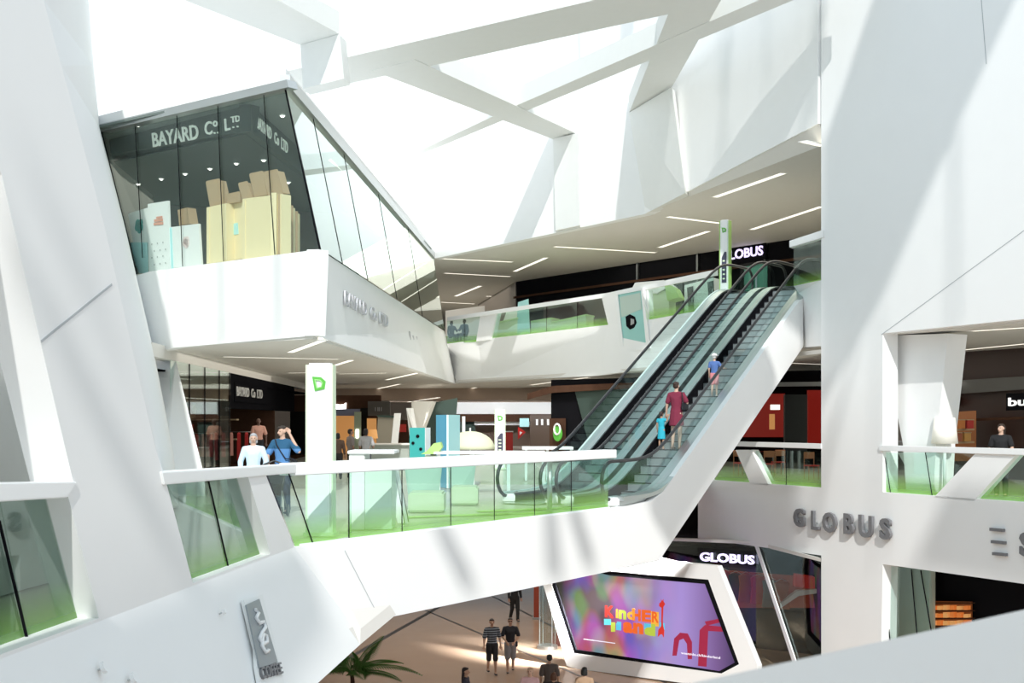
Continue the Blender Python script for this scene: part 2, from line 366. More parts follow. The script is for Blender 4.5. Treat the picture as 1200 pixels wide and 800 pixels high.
obj('handrail', poly([LW.px(190, 553, .03), LW.px(352, 543.5, .03), LW.px(352, 553.5, .03), LW.px(193, 568, .03)], -LW.n*.3), M['white2'], r, bevel=.01)
# bridge deck
r = root_of('glass_balustrade', DF.tz(5, 0), 'long clear glass balustrade with wide white handrail along the bridge edge', 'balustrade')
sp = [352, 413, 475, 532, 583, 630, 673, 716]; tt = [tDF(x) for x in sp]
obj('glass_panel', poly(P(DF, [(314, 555), (338, 553), (366, 637), (347, 641)], -.08), -DF.n*.015), M['glass_green'], r)
obj('glass_panel', poly(P(DF, [(339, 553), (412, 548), (412, 628), (367, 636)], -.08), -DF.n*.015), M['glass_green'], r)
for a, b in zip(tt[1:], tt[2:]): obj('glass_panel', bar(DF, a+.006, b-.006, -.02, 1.14, -.09, -.07), M['glass_green'], r)
joints(r, [(DF.tz(t, 0, -.075), DF.tz(t, 1.12, -.075)) for t in tt[1:-1]]+[(DF.px(338.5, 555, -.07), DF.px(366.5, 636, -.07))], .011)
obj('handrail', bar(DF, tDF(343), tDF(721), 1.11, 1.30, .04, -.3), M['white2'], r, bevel=.012)
obj('base_channel', bar(DF, .2, tt[-1], -.02, .03, -.03, -.13), M['white2'], r)
p = DF.tz(tDF(653), 0, -.18)
obj('steel_post', tube([p, p+Vector((0, 0, 1.15))], .055, 14), M['steel'], r, smooth=True)
# wing balustrades
r = root_of('glass_balustrade', RW.px(1070, 580, -.2), 'wing balustrade with green-based clear panes under the white floor lamp', 'balustrade', 'wing balustrades')
t0, t1, t2, t3 = tRW(1033), tRW(1096), tRW(1150), tRW(1330)
joins = [(1039, 1047)]
for pts in ([(1032, 530), (1036, 530), (1043, 578), (1031, 577)], [(1037, 530), (1084, 530), (1092, 583), (1044, 578)], [(1085, 530), (1146, 530), (1097, 583), (1093, 583)]): obj('glass_panel', poly(P(RW, pts, -.12), -RW.n*.015), M['glass_green'], r)
joints(r, [(RW.px(1036.5, 530, -.1), RW.px(1043.5, 577, -.1)), (RW.px(1084.5, 530, -.1), RW.px(1092.5, 582, -.1))])
obj('handrail', bar(RW, t0-.05, t3, 1.12, 1.27, .05, -.2), M['white2'], r, bevel=.01)
r = root_of('glass_balustrade', RW.px(1190, 580, -.2), 'deep green glass balustrade pane beyond the slanted white strut', 'balustrade', 'wing balustrades')
for pts in ([(1192, 531), (1240, 533), (1240, 594), (1143, 587)],): obj('glass_panel', poly(P(RW, pts, -.15), -RW.n*.015), M['glass_green'], r)
joints(r, [(RW.px(1191, 533, -.1), RW.px(1143, 586, -.1))])
r = root_of('glass_balustrade', RW.px(920, 565, -.2), 'small wing balustrade panes between the escalator flank and the tall pillar', 'balustrade', 'wing balustrades')
for pts in ([(836, 564), (861, 528), (880, 567)], [(881, 528), (921, 528), (921, 571), (903, 569)], [(922, 528), (964, 528), (963, 574), (922, 571)]): obj('glass_panel', poly(P(RW, pts, -.15), -RW.n*.015), M['glass_green'], r)
joints(r, [(RW.px(921.5, 528, -.1), RW.px(921.5, 571, -.1)), (RW.px(881, 528, -.1), RW.px(903, 569, -.1))])
obj('handrail', bar(RW, tRW(852), tRW(963), 1.12, 1.27, .03, -.2), M['white2'], r, bevel=.01)
# landing balustrade beside the pillar
r = root_of('glass_balustrade', W(945, 332, 38), 'short glass balustrade with bright white rail between escalator top and tall pillar', 'balustrade')
a, b = W(930, 335, 38.75), W(964, 328, 36.9)
gb_ = nb(); gb_.faces.new([gb_.verts.new(q) for q in (a, b, b+Vector((0, 0, 1.2)), a+Vector((0, 0, 1.2)))]); obj('glass_panel', gb_, M['glass_green_up'], r)
obj('handrail', poly([W(925, 290, 38.8), W(965, 278, 36.7), W(965, 269, 36.7), W(925, 282, 38.8)], (.15, .25, 0)), M['white2'], r, bevel=.01)
# far gallery balustrade (upper level)
r = root_of('glass_balustrade', W(640, 390, 60), 'far upper gallery balustrade with clear panes and white rail between white posts', 'balustrade')
def Yf(px): return 68-(px-521)*(68-54.5)/(712-521) if px < 712 else 54.5-(px-712)*4/52 if px < 764 else 50.5-(px-764)*4.3/71
def fp(px, py, dy=0): return W(px, py, Yf(px)+dy)
for pts in ([(524, 374), (565, 367), (560, 400), (524, 403)], [(580, 366), (640, 357), (640, 392), (575, 398)], [(641, 357), (676, 352), (676, 387), (641, 392)], [(677, 352), (706, 348), (713, 382), (677, 387)], [(757, 340), (800, 331), (800, 370), (758, 375)], [(801, 331), (836, 322), (836, 361), (801, 370)]):
    obj('glass_panel', poly([fp(x, y, .15) for x, y in pts], (.02, .02, 0)), M['glass_green_up'], r)
for pts in ([(563, 368), (582, 365), (575, 398), (558, 400)], [(705, 348), (758, 340), (759, 376), (713, 382)]):
    obj('white_post', poly([fp(x, y) for x, y in pts], (.25, .12, 0)), M['white'], r)
obj('handrail', poly([fp(524, 376), fp(712, 348), fp(712, 343), fp(524, 371.5)], (.15, .1, .02)), M['white2'], r)
obj('handrail', poly([fp(712, 348), fp(837, 323), fp(837, 316), fp(712, 343)], (.15, .1, .02)), M['white2'], r)
joints(r, [(fp(640.5, 357, .1), fp(640.5, 392, .1)), (fp(676.5, 352, .1), fp(676.5, 387, .1)), (fp(544, 372, .1), fp(544, 401, .1))])

# upper shop glazing
gp = [BF.px(*q) for q in ((118, 152), (335, 103), (374, 292), (175, 318), (160, 319))]
gz = [(158, 143, 167, 302), (207, 133, 214, 312), (255, 121, 262, 306), (309, 109, 322, 298)]
cols = [((118, 152), (160, 321))]+[((a, b), (c, d)) for a, b, c, d in gz]+[((334, 102), (375, 292))]
wroot = None
win = struct('window_1', poly([cols[0][0] and BF.px(118, 152, -.05), BF.px(334, 102, -.05), BF.px(375, 292, -.05), BF.px(161, 321, -.05)], -BF.n*.02), M['glass_show'])
for i, ((a, b), (c, d)) in enumerate(cols): obj('glazing_joint', tube([BF.px(a, b, -.03), BF.px(c, d, -.03)], .012 if 0 < i < 5 else .03, 6), M['black'], win)
obj('top_channel', poly([BF.px(114, 146, .12), BF.px(336, 93, .12), BF.px(338, 102, .12), BF.px(118, 154, .12)], -BF.n*.3), M['steel'], win)
tc_, bc2 = BF.px(335, 102), BF.px(375, 291)
tf = W(508, 303, 64); bf_ = Plane(tc_, tf, bc2).px(521, 387)
L2 = lambda a, b, k: a+(b-a)*k
g2 = nb(); g2.faces.new([g2.verts.new(q) for q in (tc_, tf, bf_, bc2)]); win2 = struct('window_2', g2, M['glass_mirror'])
for k in (.10, .24, .45, .7): obj('glazing_joint', tube([L2(tc_, tf, k), L2(bc2, bf_, k)], .014, 6), M['black'], win2)
obj('top_channel', poly([tc_+Vector((.1, 0, 0)), tf+Vector((.1, 0, 0)), tf+Vector((.1, 0, .3)), tc_+Vector((.1, 0, .3))], (-.25, 0, 0)), M['steel'], win2)

# ================================================================== ESCALATORS
EO = DF.tz(T0, 0, -.16)
def E(u, v, z): return EO+AX*u+LV*v+Vector((0, 0, z))
UT = 10.392
def nz(u):
    def sp(x, k=.35): return math.log1p(math.exp(-abs(x/k)))*k+max(x, 0)
    return .5774*(sp(u)-sp(u-UT))
US = [-2.0, -1.2, -.8, -.4, -.1, .2, .5, .9, 1.5, 3, 5, 7, 8.8, 9.6, 10.0, 10.3, 10.6, 10.9, 11.3, 11.8, 12.5]
def ribbon(bm, v0, v1, lo, hi, us=US):
    """solid following the incline between two offsets above the step line"""
    rows = [[bm.verts.new(E(u, v, nz(u)+h)) for v, h in ((v0, lo), (v1, lo), (v1, hi), (v0, hi))] for u in us]
    for A, B in zip(rows, rows[1:]):
        for k in range(4): bm.faces.new([A[k], A[(k+1) % 4], B[(k+1) % 4], B[k]])
    bm.faces.new(rows[0][::-1]); bm.faces.new(rows[-1]); bmesh.ops.recalc_face_normals(bm, faces=bm.faces[:]); return bm
def handrail_path(v):
    pts = []
    for k in range(9):
        a = -math.pi/2-k*math.pi/8
        pts.append(E(-2.1+math.cos(a)*.45, v, .58+math.sin(a)*.44))
    pts.insert(0, E(-1.7, v, .2))
    pts += [E(u, v, nz(u)+1.02) for u in US[1:]]
    for k in range(9):
        a = math.pi/2-k*math.pi/8
        pts.append(E(12.6+math.cos(a)*.45, v, 6.58+math.sin(a)*.44))
    pts.append(E(12.2, v, 6.2))
    return pts
def step_mesh(v0, wd):
    bm = nb(); bm2 = None
    a = AX*.40; l = LV*wd; z = Vector((0, 0, .205))
    def bx(o, a, l, z, mi):
        v = [bm.verts.new(o+x*a+y*l+w*z) for w in (0, 1) for x in (0, 1) for y in (0, 1)]
        for q in ((0, 1, 3, 2), (4, 6, 7, 5), (0, 4, 5, 1), (2, 3, 7, 6), (0, 2, 6, 4), (1, 5, 7, 3)): bm.faces.new([v[i] for i in q]).material_index = mi
    bx(Vector((0, 0, -.205)), a, l, z, 0)
    bx(-AX*.012+Vector((0, 0, -.022)), AX*.05, l, Vector((0, 0, .026)), 1)
    bmesh.ops.recalc_face_normals(bm, faces=bm.faces[:])
    me = bpy.data.meshes.new('step'); bm.to_mesh(me); bm.free(); me.materials.append(M['step']); me.materials.append(M['rubber']); return me
def escalator(v0, label):
    r = root_of('escalator', E(0, v0+.7, 0), label, 'escalator', 'pair of escalators')
    for dv in (0, 1.19):
        obj('balustrade_deck', ribbon(nb(), v0+dv, v0+dv+.26, -.1, .22), M['steel'], r)
        obj('skirt_panel', ribbon(nb(), v0+(dv+.26 if dv == 0 else dv-.015), v0+(dv+.275 if dv == 0 else dv), -.25, .17), M['black'], r)
        gv = v0+dv+.13
        g = nb(); us = [-2.3]+US[:-1]+[12.7]
        rows = [[g.verts.new(E(u, gv, nz(u)+h)) for h in (.2, .97)] for u in us]
        for A_, B_ in zip(rows, rows[1:]): g.faces.new([A_[0], B_[0], B_[1], A_[1]])
        o = obj('glass_panel', g, M['escglass'], r)
        hr = tube(handrail_path(gv), .042, 10); obj('handrail', hr, M['rubber'], r, smooth=True)
        nwl = nb()
        for uu, sg in ((-2.1, -1), (12.6, 1)): pass
        add_box(nwl, E(-2.05, gv, .1), (.3, .3, .2)); obj('newel_base', nwl, M['white2'], r, bevel=.03)
    me = step_mesh(v0, .93)
    k = 0
    for i in range(-3, 33):
        u = .346*i; z = max(0, min(6, .2*i+.0))
        if i < 0: z = 0
        if i > 30: z = 6
        o = bpy.data.objects.new('step', me); COL.objects.link(o); o.parent = r
        o.location = E(u, v0+.26, z)-r.location
    obj('floor_plate', poly([E(-2.6, v0+.26, .0), E(-1.0, v0+.26, .0), E(-1.0, v0+1.19, .0), E(-2.6, v0+1.19, .0)], (0, 0, .012)), M['steel'], r)
    obj('floor_plate', poly([E(11.4, v0+.26, 6), E(13.0, v0+.26, 6), E(13.0, v0+1.19, 6), E(11.4, v0+1.19, 6)], (0, 0, .012)), M['steel'], r)
    obj('truss', ribbon(nb(), v0+.05, v0+1.40, -1.15, -.3, US[5:-3]), M['grey'], r)
    return r
e1 = escalator(0, 'escalator with the maroon-dressed woman riding up, flanked by white plaster')
e2 = escalator(1.62, 'empty escalator behind, running beside the far parapet')
obj('side_cladding', ribbon(nb(), 3.09, 3.14, -1.2, .24), M['white2'], e2)
obj('outer_ledge', ribbon(nb(), -.15, -.005, .12, .22), M['steel'], e1)
def word_row(words, p0, xd, ud, h, w, ext, off, m, root):
    n = sum(len(x) for x in words)+1.0*(len(words)-1); p = Vector(p0); xd = Vector(xd).normalized()
    for x in words:
        hh = h if x != 'Co.' else h
        obj('lettering', text_mesh(x, p, xd, ud, hh, w*len(x)/n*(.96), ext, off), m, root); p = p+xd*(w*(len(x)+1.0)/n)
# ================================================================== SHOPS BEHIND THE GALLERIES (setting)
def sheet(pts, thick, m, name='wall_shop', **k): return struct(name, poly(pts, thick), m, **k)
def prect(x0, y0, x1, y1, Y, d=.1): return [W(x0, y0, Y), W(x1, y0, Y), W(x1, y1, Y), W(x0, y1, Y)]
def fl(px, Y, z=0): v = W(px, 490, Y); v.z = z; return v
def block(x0, x1, Y, z0, z1, depth):
    a, b = fl(x0, Y, z0), fl(x1, Y, z0)
    return poly([a, b, b+Vector((0, 0, z1-z0)), a+Vector((0, 0, z1-z0))], (0, depth, 0))
FLZ = dict(m=0.0, u=6.0, g=-6.0)
# --- upper shop: interior room behind the glass
cin = BF.px(294, 121, 0); bo = -BF.n*.8
uc1 = Vector((cin.x, cin.y, 10.14))+Vector((0, 0, 0))
UBF = Plane((BF.a+bo), (BF.a+bo+BF.d))
k1 = UBF.px(294, 121); k0 = UBF.px(120, 161)
sheet([k0, k1, UBF.px(290, 153), UBF.px(118, 183)], -BF.n*.3, M['darkgreen'], 'wall_shop_bulkhead')
kf = k1+Vector((.6, 9, 0)); sheet([k1, kf, kf-Vector((0, 0, .72)), k1-Vector((0, 0, .72))], (-.3, .02, 0), M['darkgreen'], 'wall_shop_bulkhead')
sheet([(-12.5, 36.6, 10.17), (-5.6, 31.5, 10.17), (-3.9, 62, 10.17), (-16, 62, 10.17)], (0, 0, .06), mat('shop_ceiling_green', (.16, .20, .185), .6), 'ceiling_shop')
sheet([k0-Vector((0, -.3, .74)), k1-Vector((0.2, -.3, .74)), Vector((-4.9, 60, 9.42)), Vector((-16, 60, 9.42))], (0, 0, .04), M['darkgreen'], 'ceiling_shop_inner')
sheet([(-14.5, 44, 6), (-5.6, 46.7, 6), (-5.6, 46.7, 10.0), (-14.5, 44, 10.1)], (0, .2, 0), mat('shop_back_green', (.03, .04, .036), .6), 'wall_shop_back')
sheet([W(118, 152, 36.6), W(161, 322, 35.4), W(190, 322, 43), W(170, 152, 43)], (-.1, .1, 0), mat('shop_side_grey', (.28, .3, .28), .6), 'wall_shop_side')
r = root_of('shop_sign', UBF.px(230, 160), 'pale raised lettering on the dark bulkhead inside the upper shop front', 'sign', 'shop lettering of the upper shop')
Mt = mat('sign_pale_green', (.72, .78, .72), .5, emit=(.8, .9, .82), es=.25)
obj('lettering', text_px('BAYARD', UBF, 180, 172.5, 233.5, 162.5, 178.5, 156, .03, .012), Mt, r)
obj('lettering', text_px('C', UBF, 241, 159, 249.5, 157, 240, 143.5, .03, .012), Mt, r)
obj('lettering', text_px('o', UBF, 250.5, 149, 255.5, 148, 250, 142, .03, .012), Mt, r)
[obj('full_stop', text_px('.', UBF, x, 157-k*.4, x+2, 156.7-k*.4, x, 155-k*.4, .03, .0), Mt, r) for k, x in enumerate((251, 255))]
obj('lettering', text_px('L', UBF, 264.5, 153.5, 270.5, 152, 263.5, 139.5, .03, .012), Mt, r)
obj('lettering', text_px('TD', UBF, 271.5, 144, 282, 142, 271, 137, .03, .012), Mt, r)
[obj('full_stop', text_px('.', UBF, x, 150.4-k*.9, x+2, 150-k*.9, x, 148.4-k*.9, .03, .0), Mt, r) for k, x in enumerate((273, 278))]
SBR = Plane(k1, kf)
r = root_of('shop_sign', k1+Vector((.1, 1, -.4)), 'foreshortened pale lettering on the bulkhead return beside the glass corner', 'sign', 'shop lettering of the upper shop')
word_row(['BAYARD', 'Co', 'LTD'], k1+Vector((.05, .5, -.52)), (kf-k1), (0, 0, 1), .32, 3.4, .02, .01, Mt, r)
for i, (x, y, zz, wh) in enumerate(((162, 146, 10.15, 'above the first pane'), (236, 127, 10.15, 'above the third pane'), (331, 135, 10.15, 'close to the glass corner'), (162, 215, 9.4, 'over the display boards, beside the side wall'), (189, 209, 9.4, 'second in the row over the boards'), (217, 203, 9.4, 'third in the row over the boards'), (246, 197, 9.4, 'over the gap beside the crate'), (277, 191, 9.4, 'over the low cardboard box'), (309, 187, 9.4, 'over the tall cardboard flaps'), (338, 213, 9.4, 'over the crate end panels'))):
    p = WZ(x, y, zz)
    r = root_of('downlight', p, 'small glowing ceiling downlight in the upper shop, '+wh, 'ceiling lamp', 'downlights in the upper shop')
    obj('trim_ring', lathe([(.09, 0), (.09, -.02), (.06, -.02), (.06, 0)], p), M['white2'], r)
    obj('bulb', lathe([(.055, .0), (.05, -.04), (.02, -.06)], p), M['spot'], r)
# display boards
def board(pts, off, m, name, label, cat, grp, th=.06): return root_of(name, BF.px(*pts[-1], off), label, cat, grp), poly(P(BF, pts, off), -BF.n*th)
MP = M['paper']
def motif(root, x, y, s, m, off): 
    bm = nb()
    for a, b in ((0, 0), (.4, .5), (-.45, .45), (.1, 1.0), (-.3, -.5), (.35, -.6)):
        p = BF.px(x+a*s, y+b*s, off); add_tube(bm, [p, p+BF.n*.008], .09*s/4, 8)
    obj('printed_motif', bm, m, root)
r, b_ = board([(150, 250), (174, 243), (176, 317), (162, 319)], -.35, MP, 'display_board', 'white display board with a green sprig print, at the pane edge', 'display board', 'display boards in the upper shop'); obj('panel', b_, MP, r); motif(r, 163, 264, 5, M['teal'], -.34); obj('base_plinth', poly(P(BF, [(150, 284), (172, 284), (173, 320), (163, 320)], -.30), -BF.n*.03), M['turq'], r)
r, b_ = board([(173, 239), (197, 235), (200, 316), (175, 319)], -.22, MP, 'display_board', 'tallest white display board with a cake print and dark dots', 'display board', 'display boards in the upper shop'); obj('panel', b_, MP, r)
cake = nb()
for i, (dx, dy, wd, hh) in enumerate(((0, 0, 11, 3.2), (0, -4, 10, 3), (1, -7.5, 7, 2.6))): add_poly(cake, P(BF, [(180+dx+(11-wd)/2, 264+dy), (180+dx+(11+wd)/2, 263+dy), (180+dx+(11+wd)/2, 263+dy-hh), (180+dx+(11-wd)/2, 264+dy-hh)], -.20), -BF.n*.01)
obj('printed_cake', cake, mat('cake_pink', (.75, .35, .26), .6), r)
dots = nb()
for i in range(3):
    for j in range(4):
        p = BF.px(178+i*6.5+(j % 2)*3, 286+j*8-i, -.20); add_tube(dots, [p, p+BF.n*.006], .022, 8)
obj('printed_dot_pattern', dots, M['grey'], r)
r, b_ = board([(200, 266), (233, 262), (236, 310), (202, 314)], -.25, MP, 'display_board', 'low wide white display board with faint pink print', 'display board', 'display boards in the upper shop'); obj('panel', b_, MP, r); motif(r, 218, 283, 4, mat('faint_pink', (.82, .66, .64), .6), -.24); obj('edge_strip', poly(P(BF, [(198, 267), (201, 266.5), (203, 314), (200, 315)], -.24), -BF.n*.06), M['turq'], r)
for pts, lab, m, o in (([(242, 243), (265, 238), (266, 306), (242, 309)], 'first pale plywood crate panel, narrow, beside the dark gap', 'wood', -.3), ([(265, 240), (284, 236), (284, 303), (265, 306)], 'recessed plywood crate panel holding a small blue card', 'wood', -.55), ([(284, 233), (330, 227), (330, 298), (284, 304)], 'widest pale plywood crate panel under the tall cardboard flaps', 'wood', -.3)):
    r, b_ = board(pts, o, M[m], 'crate_panel', lab, 'crate', 'plywood crate panels in the upper shop', .3); obj('panel', b_, M[m], r)
    if 'blue' in lab: obj('pinned_card', poly(P(BF, [(264, 264), (278, 261), (279, 274), (265, 277)], o+.02), -BF.n*.02), M['turq'], r)
    else: obj('edge_batten', poly(P(BF, [(pts[0][0]+1, pts[0][1]+2), (pts[0][0]+3, pts[0][1]+1.6), (pts[3][0]+3, pts[3][1]-1), (pts[3][0]+1, pts[3][1]-.6)], o+.02), -BF.n*.02), M['wood'], r)
cp = BF.px(330, 262, -.3)
for i in range(4):
    a = cp+Vector((-.03+.02*i, .35+.62*i, 0)); 
    r = root_of('crate_panel', a, ['first', 'second', 'third', 'fourth'][i]+' stepped plywood panel along the crate side, counted from the crate corner', 'crate', 'plywood crate panels in the upper shop')
    zt = 7.6-.05*i
    obj('panel', poly([Vector((a.x-.1, a.y-.33, 6)), Vector((a.x+.02, a.y+.22, 6)), Vector((a.x+.02, a.y+.22, zt)), Vector((a.x-.1, a.y-.33, zt))], (-.15, .03, 0)), M['wood'], r)
    obj('edge_batten', poly([Vector((a.x-.06, a.y-.34, 6)), Vector((a.x+.03, a.y-.26, 6)), Vector((a.x+.03, a.y-.26, zt)), Vector((a.x-.06, a.y-.34, zt))], (.02, .01, 0)), M['card'], r)
for pts, lab in (([(241, 214), (257, 211), (263, 238), (246, 242)], 'tilted brown cardboard flap standing on the narrow crate panel'), ([(265, 229), (281, 226), (281, 236), (266, 239)], 'low brown cardboard box lying on the recessed panel'), ([(279, 216), (290, 214), (296, 232), (284, 234)], 'small dark cardboard flap beside the low box'), ([(292, 205), (308, 202), (313, 228), (298, 231)], 'tall brown cardboard flap, next to the glass joint'), ([(308, 203), (325, 200), (332, 226), (314, 229)], 'tall brown cardboard flap at the crate corner')):
    r, b_ = board(pts, -.42, M['card'], 'cardboard_box', lab, 'cardboard box', 'cardboard on the crates', .22); obj('carton', b_, M['card'], r); obj('flap', poly(P(BF, [(pts[0][0]+1, pts[0][1]-2), (pts[1][0]-1, pts[1][1]-2), pts[1], pts[0]], -.5), -BF.n*.03), M['card'], r)
r, b_ = board([(208, 246), (219, 243), (222, 262), (210, 264)], -.9, M['card'], 'cardboard_box', 'brown carton half hidden behind the low white display board', 'cardboard box', 'cardboard on the crates', .3); obj('carton', b_, M['card'], r)
# lettering on the white flank of the upper shop
def flank(px0, px1, y0a, y1a, h, s, lab):
    FLK = Plane(bc, far_b, BF.px(370, 393))
    a = FLK.px(px0, y0a, .03); b = FLK.px(px1, y1a, .03); u = FLK.px(px0, y0a-h, .03)
    r = root_of('shop_sign', a, lab, 'sign', 'lettering on the white flank')
    word_row(s.split(), a, b-a, u-a, (u-a).length, (b-a).length, .05, .012, M['signpale'], r)
flank(403, 454, 357, 384, 17, 'BAYARD Co LTD', 'grey raised lettering on the shaded flank under the mirrored glass')
FLK = Plane(bc, far_b, BF.px(370, 393))
for xs, y0, sl, lab in (((479, 483, 487, 491, 495), 388, .72, 'faint pale group of illegible letter strokes in the middle of the white flank'), ((503, 508, 512, 517, 521, 526, 530), 398, .95, 'faint pale group of illegible letter strokes at the far tip of the white flank')):
    r = root_of('shop_sign', FLK.px(xs[0], y0+10, .03), lab, 'sign', 'illegible strokes on the white flank')
    for k, x in enumerate(xs):
        y = y0+(x-xs[0])*sl+(k % 2)*2; obj('letter_stroke', poly([FLK.px(a, b, .02) for a, b in ((x, y), (x+1.0, y+.8), (x+2.6, y+19), (x+1.6, y+18.2))], FLK.n*.04), M['signpale'], r)

# --- gallery shop with racks (under the soffit)
SL = Plane((-9.4, 35.8), (-11.2, 68))
def tSL(px): return (SL.px(px, 490)-SL.a).dot(SL.d)
sg = struct('window_3', poly([SL.tz(tSL(200), 0), SL.tz(tSL(270), 0), SL.tz(tSL(270), 3.62), SL.tz(tSL(200), 3.62)], (-.02, 0, 0)), M['glass_dark'])
for x in (222, 240, 257, 269): obj('glazing_joint', tube([SL.tz(tSL(x), 0), SL.tz(tSL(x), 3.6)], .02, 6), M['black'], sg)
sheet([SL.tz(-3, 3.6), SL.tz(40, 3.6), SL.tz(40, 3.95), SL.tz(-3, 3.95)], (-.4, 0, 0), M['soffit'], 'trim_shop_header')
sheet([SL.tz(tSL(270), 2.35), SL.tz(tSL(345), 2.35), SL.tz(tSL(345), 3.6), SL.tz(tSL(270), 3.6)], (-.3, 0, 0), M['black'], 'wall_shop_header')
sheet([SL.tz(-3, 0), SL.tz(34, 0), SL.tz(34, 3.9), SL.tz(-3, 3.9)], (-.2, 0, 0), M['brown'], 'wall_shop_rear') if False else None
sheet([(-16, 34, 0), (-17, 70, 0), (-17, 70, 3.9), (-16, 34, 3.9)], (-.2, 0, 0), M['brown'], 'wall_shop_rear')
sheet([(-17, 57, 0), (-10.6, 57, 0), (-10.6, 57, 3.9), (-17, 57, 3.9)], (0, .2, 0), M['brown'], 'wall_shop_rear')
sheet([(-17, 34, 3.3), (-9.6, 34, 3.3), (-11, 70, 3.3), (-17, 70, 3.3)], (0, 0, .05), M['black'], 'ceiling_shop_low')
sheet([(-17, 34, .0), (-9.6, 36, .0), (-11, 70, .0), (-17, 70, .0)], (0, 0, .015), M['brown'], 'floor_shop')
r = root_of('shop_sign', SL.px(290, 458), 'small pale lettering on the black header above the gallery shop entrance', 'sign')
word_row(['BAYARD', 'Co', 'LTD'], SL.px(277, 463.5, .05), SL.d, (0, 0, 1), .34, (SL.px(307, 463)-SL.px(277, 463)).length, .03, .012, mat('sign_dim_white', (.6, .6, .6), .5), r)
obj('backing', bar(SL, tSL(274), tSL(312), 2.6, 3.3, .0, .04), M['black'], r)
# clothes rails with garments
gcols = [mat('garment_red', (.45, .02, .02), .8), mat('garment_black', (.02, .02, .025), .8), mat('garment_rust', (.42, .11, .05), .8), mat('garment_pink', (.7, .33, .27), .8), mat('garment_grey', (.2, .18, .18), .8)]
rail_proto = None
def clothes_rail(x, y, rz, lab, z=0, cols=(0, 1, 2, 0, 1, 0), grp='clothes rails in the gallery shop'):
    r = root_of('clothes_rail', (x, y, z), lab, 'clothes rail', grp, rz)
    obj('rail_frame', add_tube(add_tube(tube([(-.7, 0, 0), (-.7, 0, 1.5), (.7, 0, 1.5), (.7, 0, 0)], .015), [(-.7, -.25, .02), (-.7, .25, .02)], .015), [(.7, -.25, .02), (.7, .25, .02)], .015), M['steel'], r, world=False)
    for i, c in enumerate(cols):
        xx = -.55+1.1*i/max(1, len(cols)-1); bm = nb(); L_ = random.uniform(.7, 1.0)
        prof = [(-.02, 1.48, .03), (-.05, 1.42, .2), (-.06, 1.2, .22), (-.07, 1.45-L_, .24)]
        rings = []
        for wx, zz, hy in prof: rings.append([bm.verts.new((xx+a*(.03+abs(wx)*.6), b*hy, zz)) for a, b in ((-1, -1), (1, -1), (1, 1), (-1, 1))])
        for A_, B_ in zip(rings, rings[1:]):
            for k in range(4): bm.faces.new([A_[k], A_[(k+1) % 4], B_[(k+1) % 4], B_[k]])
        bm.faces.new(rings[0]); bm.faces.new(rings[-1][::-1])
        obj('garment', bm, gcols[c], r, world=False)
    return r
clothes_rail(-10.7, 39, 1.4, 'clothes rail with red and black garments, nearest the leaning white reveal')
clothes_rail(-10.6, 42.5, .4, 'clothes rail of red and rust garments behind the gallery shop glass', cols=(0, 2, 0, 0, 3, 0))
clothes_rail(-12, 45.5, .1, 'clothes rail with grey and rust garments deep inside the gallery shop', cols=(4, 2, 4, 1, 2))
clothes_rail(-10.35, 47.2, .2, 'red clothes rail at the gallery shop entrance behind the grey-haired woman', cols=(0, 0, 3, 0, 0))
r = root_of('wall_shelf', (-13.2, 48, 1.6), 'long wall shelf with orange boxes behind the gallery shop glass', 'shelf')
obj('shelf_board', box((-12.6, 49, 1.95), (4.2, .4, .05)), M['card'], r)
obj('shelf_board', box((-12.6, 49, 1.2), (4.2, .4, .05)), M['card'], r)
for x, z, lab, m in ((-13.6, 1.975, 'orange box on the upper shop shelf, over the rails', 'warm'), (-12.4, 1.975, 'pale box on the upper shop shelf, beside the orange one', 'card')):
    rr = root_of('storage_box', (x, 49, z), lab, 'box', 'boxes on the shop shelf'); obj('carton', box((x, 49, z+.24), (.5, .35, .46)), M[m], rr, bevel=.01); obj('lid', box((x, 49, z+.49), (.53, .38, .05)), M[m], rr)

# --- warm shop at the end of the gallery
EY = 70
def erect(x0, y0, x1, y1, Y, m, d=.15, name='wall_end_shop'): return sheet(prect(x0, y0, x1, y1, Y), (0, d, 0), M[m] if isinstance(m, str) else m, name)
erect(340, 463, 446, 482, EY, 'brown', .4, 'wall_end_shop_header'); erect(340, 482, 388, 540, EY, 'dark')
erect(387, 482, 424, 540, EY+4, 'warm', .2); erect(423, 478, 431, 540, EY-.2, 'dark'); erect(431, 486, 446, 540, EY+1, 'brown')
sheet([W(387, 482, EY), W(424, 482, EY), W(424, 482, EY+4), W(387, 482, EY+4)], (0, 0, .1), M['dark'], 'ceiling_end_shop')
r = root_of('shop_sign', W(400, 475, EY), 'white lettering with lilac band over the warm-lit end shop', 'sign'); Y_ = EY-.1
obj('logo_mark', poly([W(a, b, Y_) for a, b in ((390, 467), (391, 467.5), (393, 473), (398, 474), (403, 473.6), (404.5, 472), (405.8, 472), (405.5, 479), (390, 479.5))], (0, .06, 0)), M['spot'], r); obj('band', poly(prect(389, 479, 422, 487, Y_), (0, .05, 0)), mat('lilac_band', (.30, .32, .48), .5), r)
r = root_of('shop_sign', W(440, 478, EY), 'dark grey fascia box with small pale letters beside the warm shop', 'sign'); obj('backing', poly(prect(431, 470, 457, 487, EY-.3), (0, .2, 0)), mat('fascia_grey', (.12, .11, .1), .5), r); [obj('letter_stroke', poly([W(x, 477, EY-.32), W(x+.7, 477, EY-.32), W(x+.7, 481.5, EY-.32), W(x, 481.5, EY-.32)], (0, .02, 0)), M['signpale'], r) for x in (439.5, 442.5, 444, 446.5)]
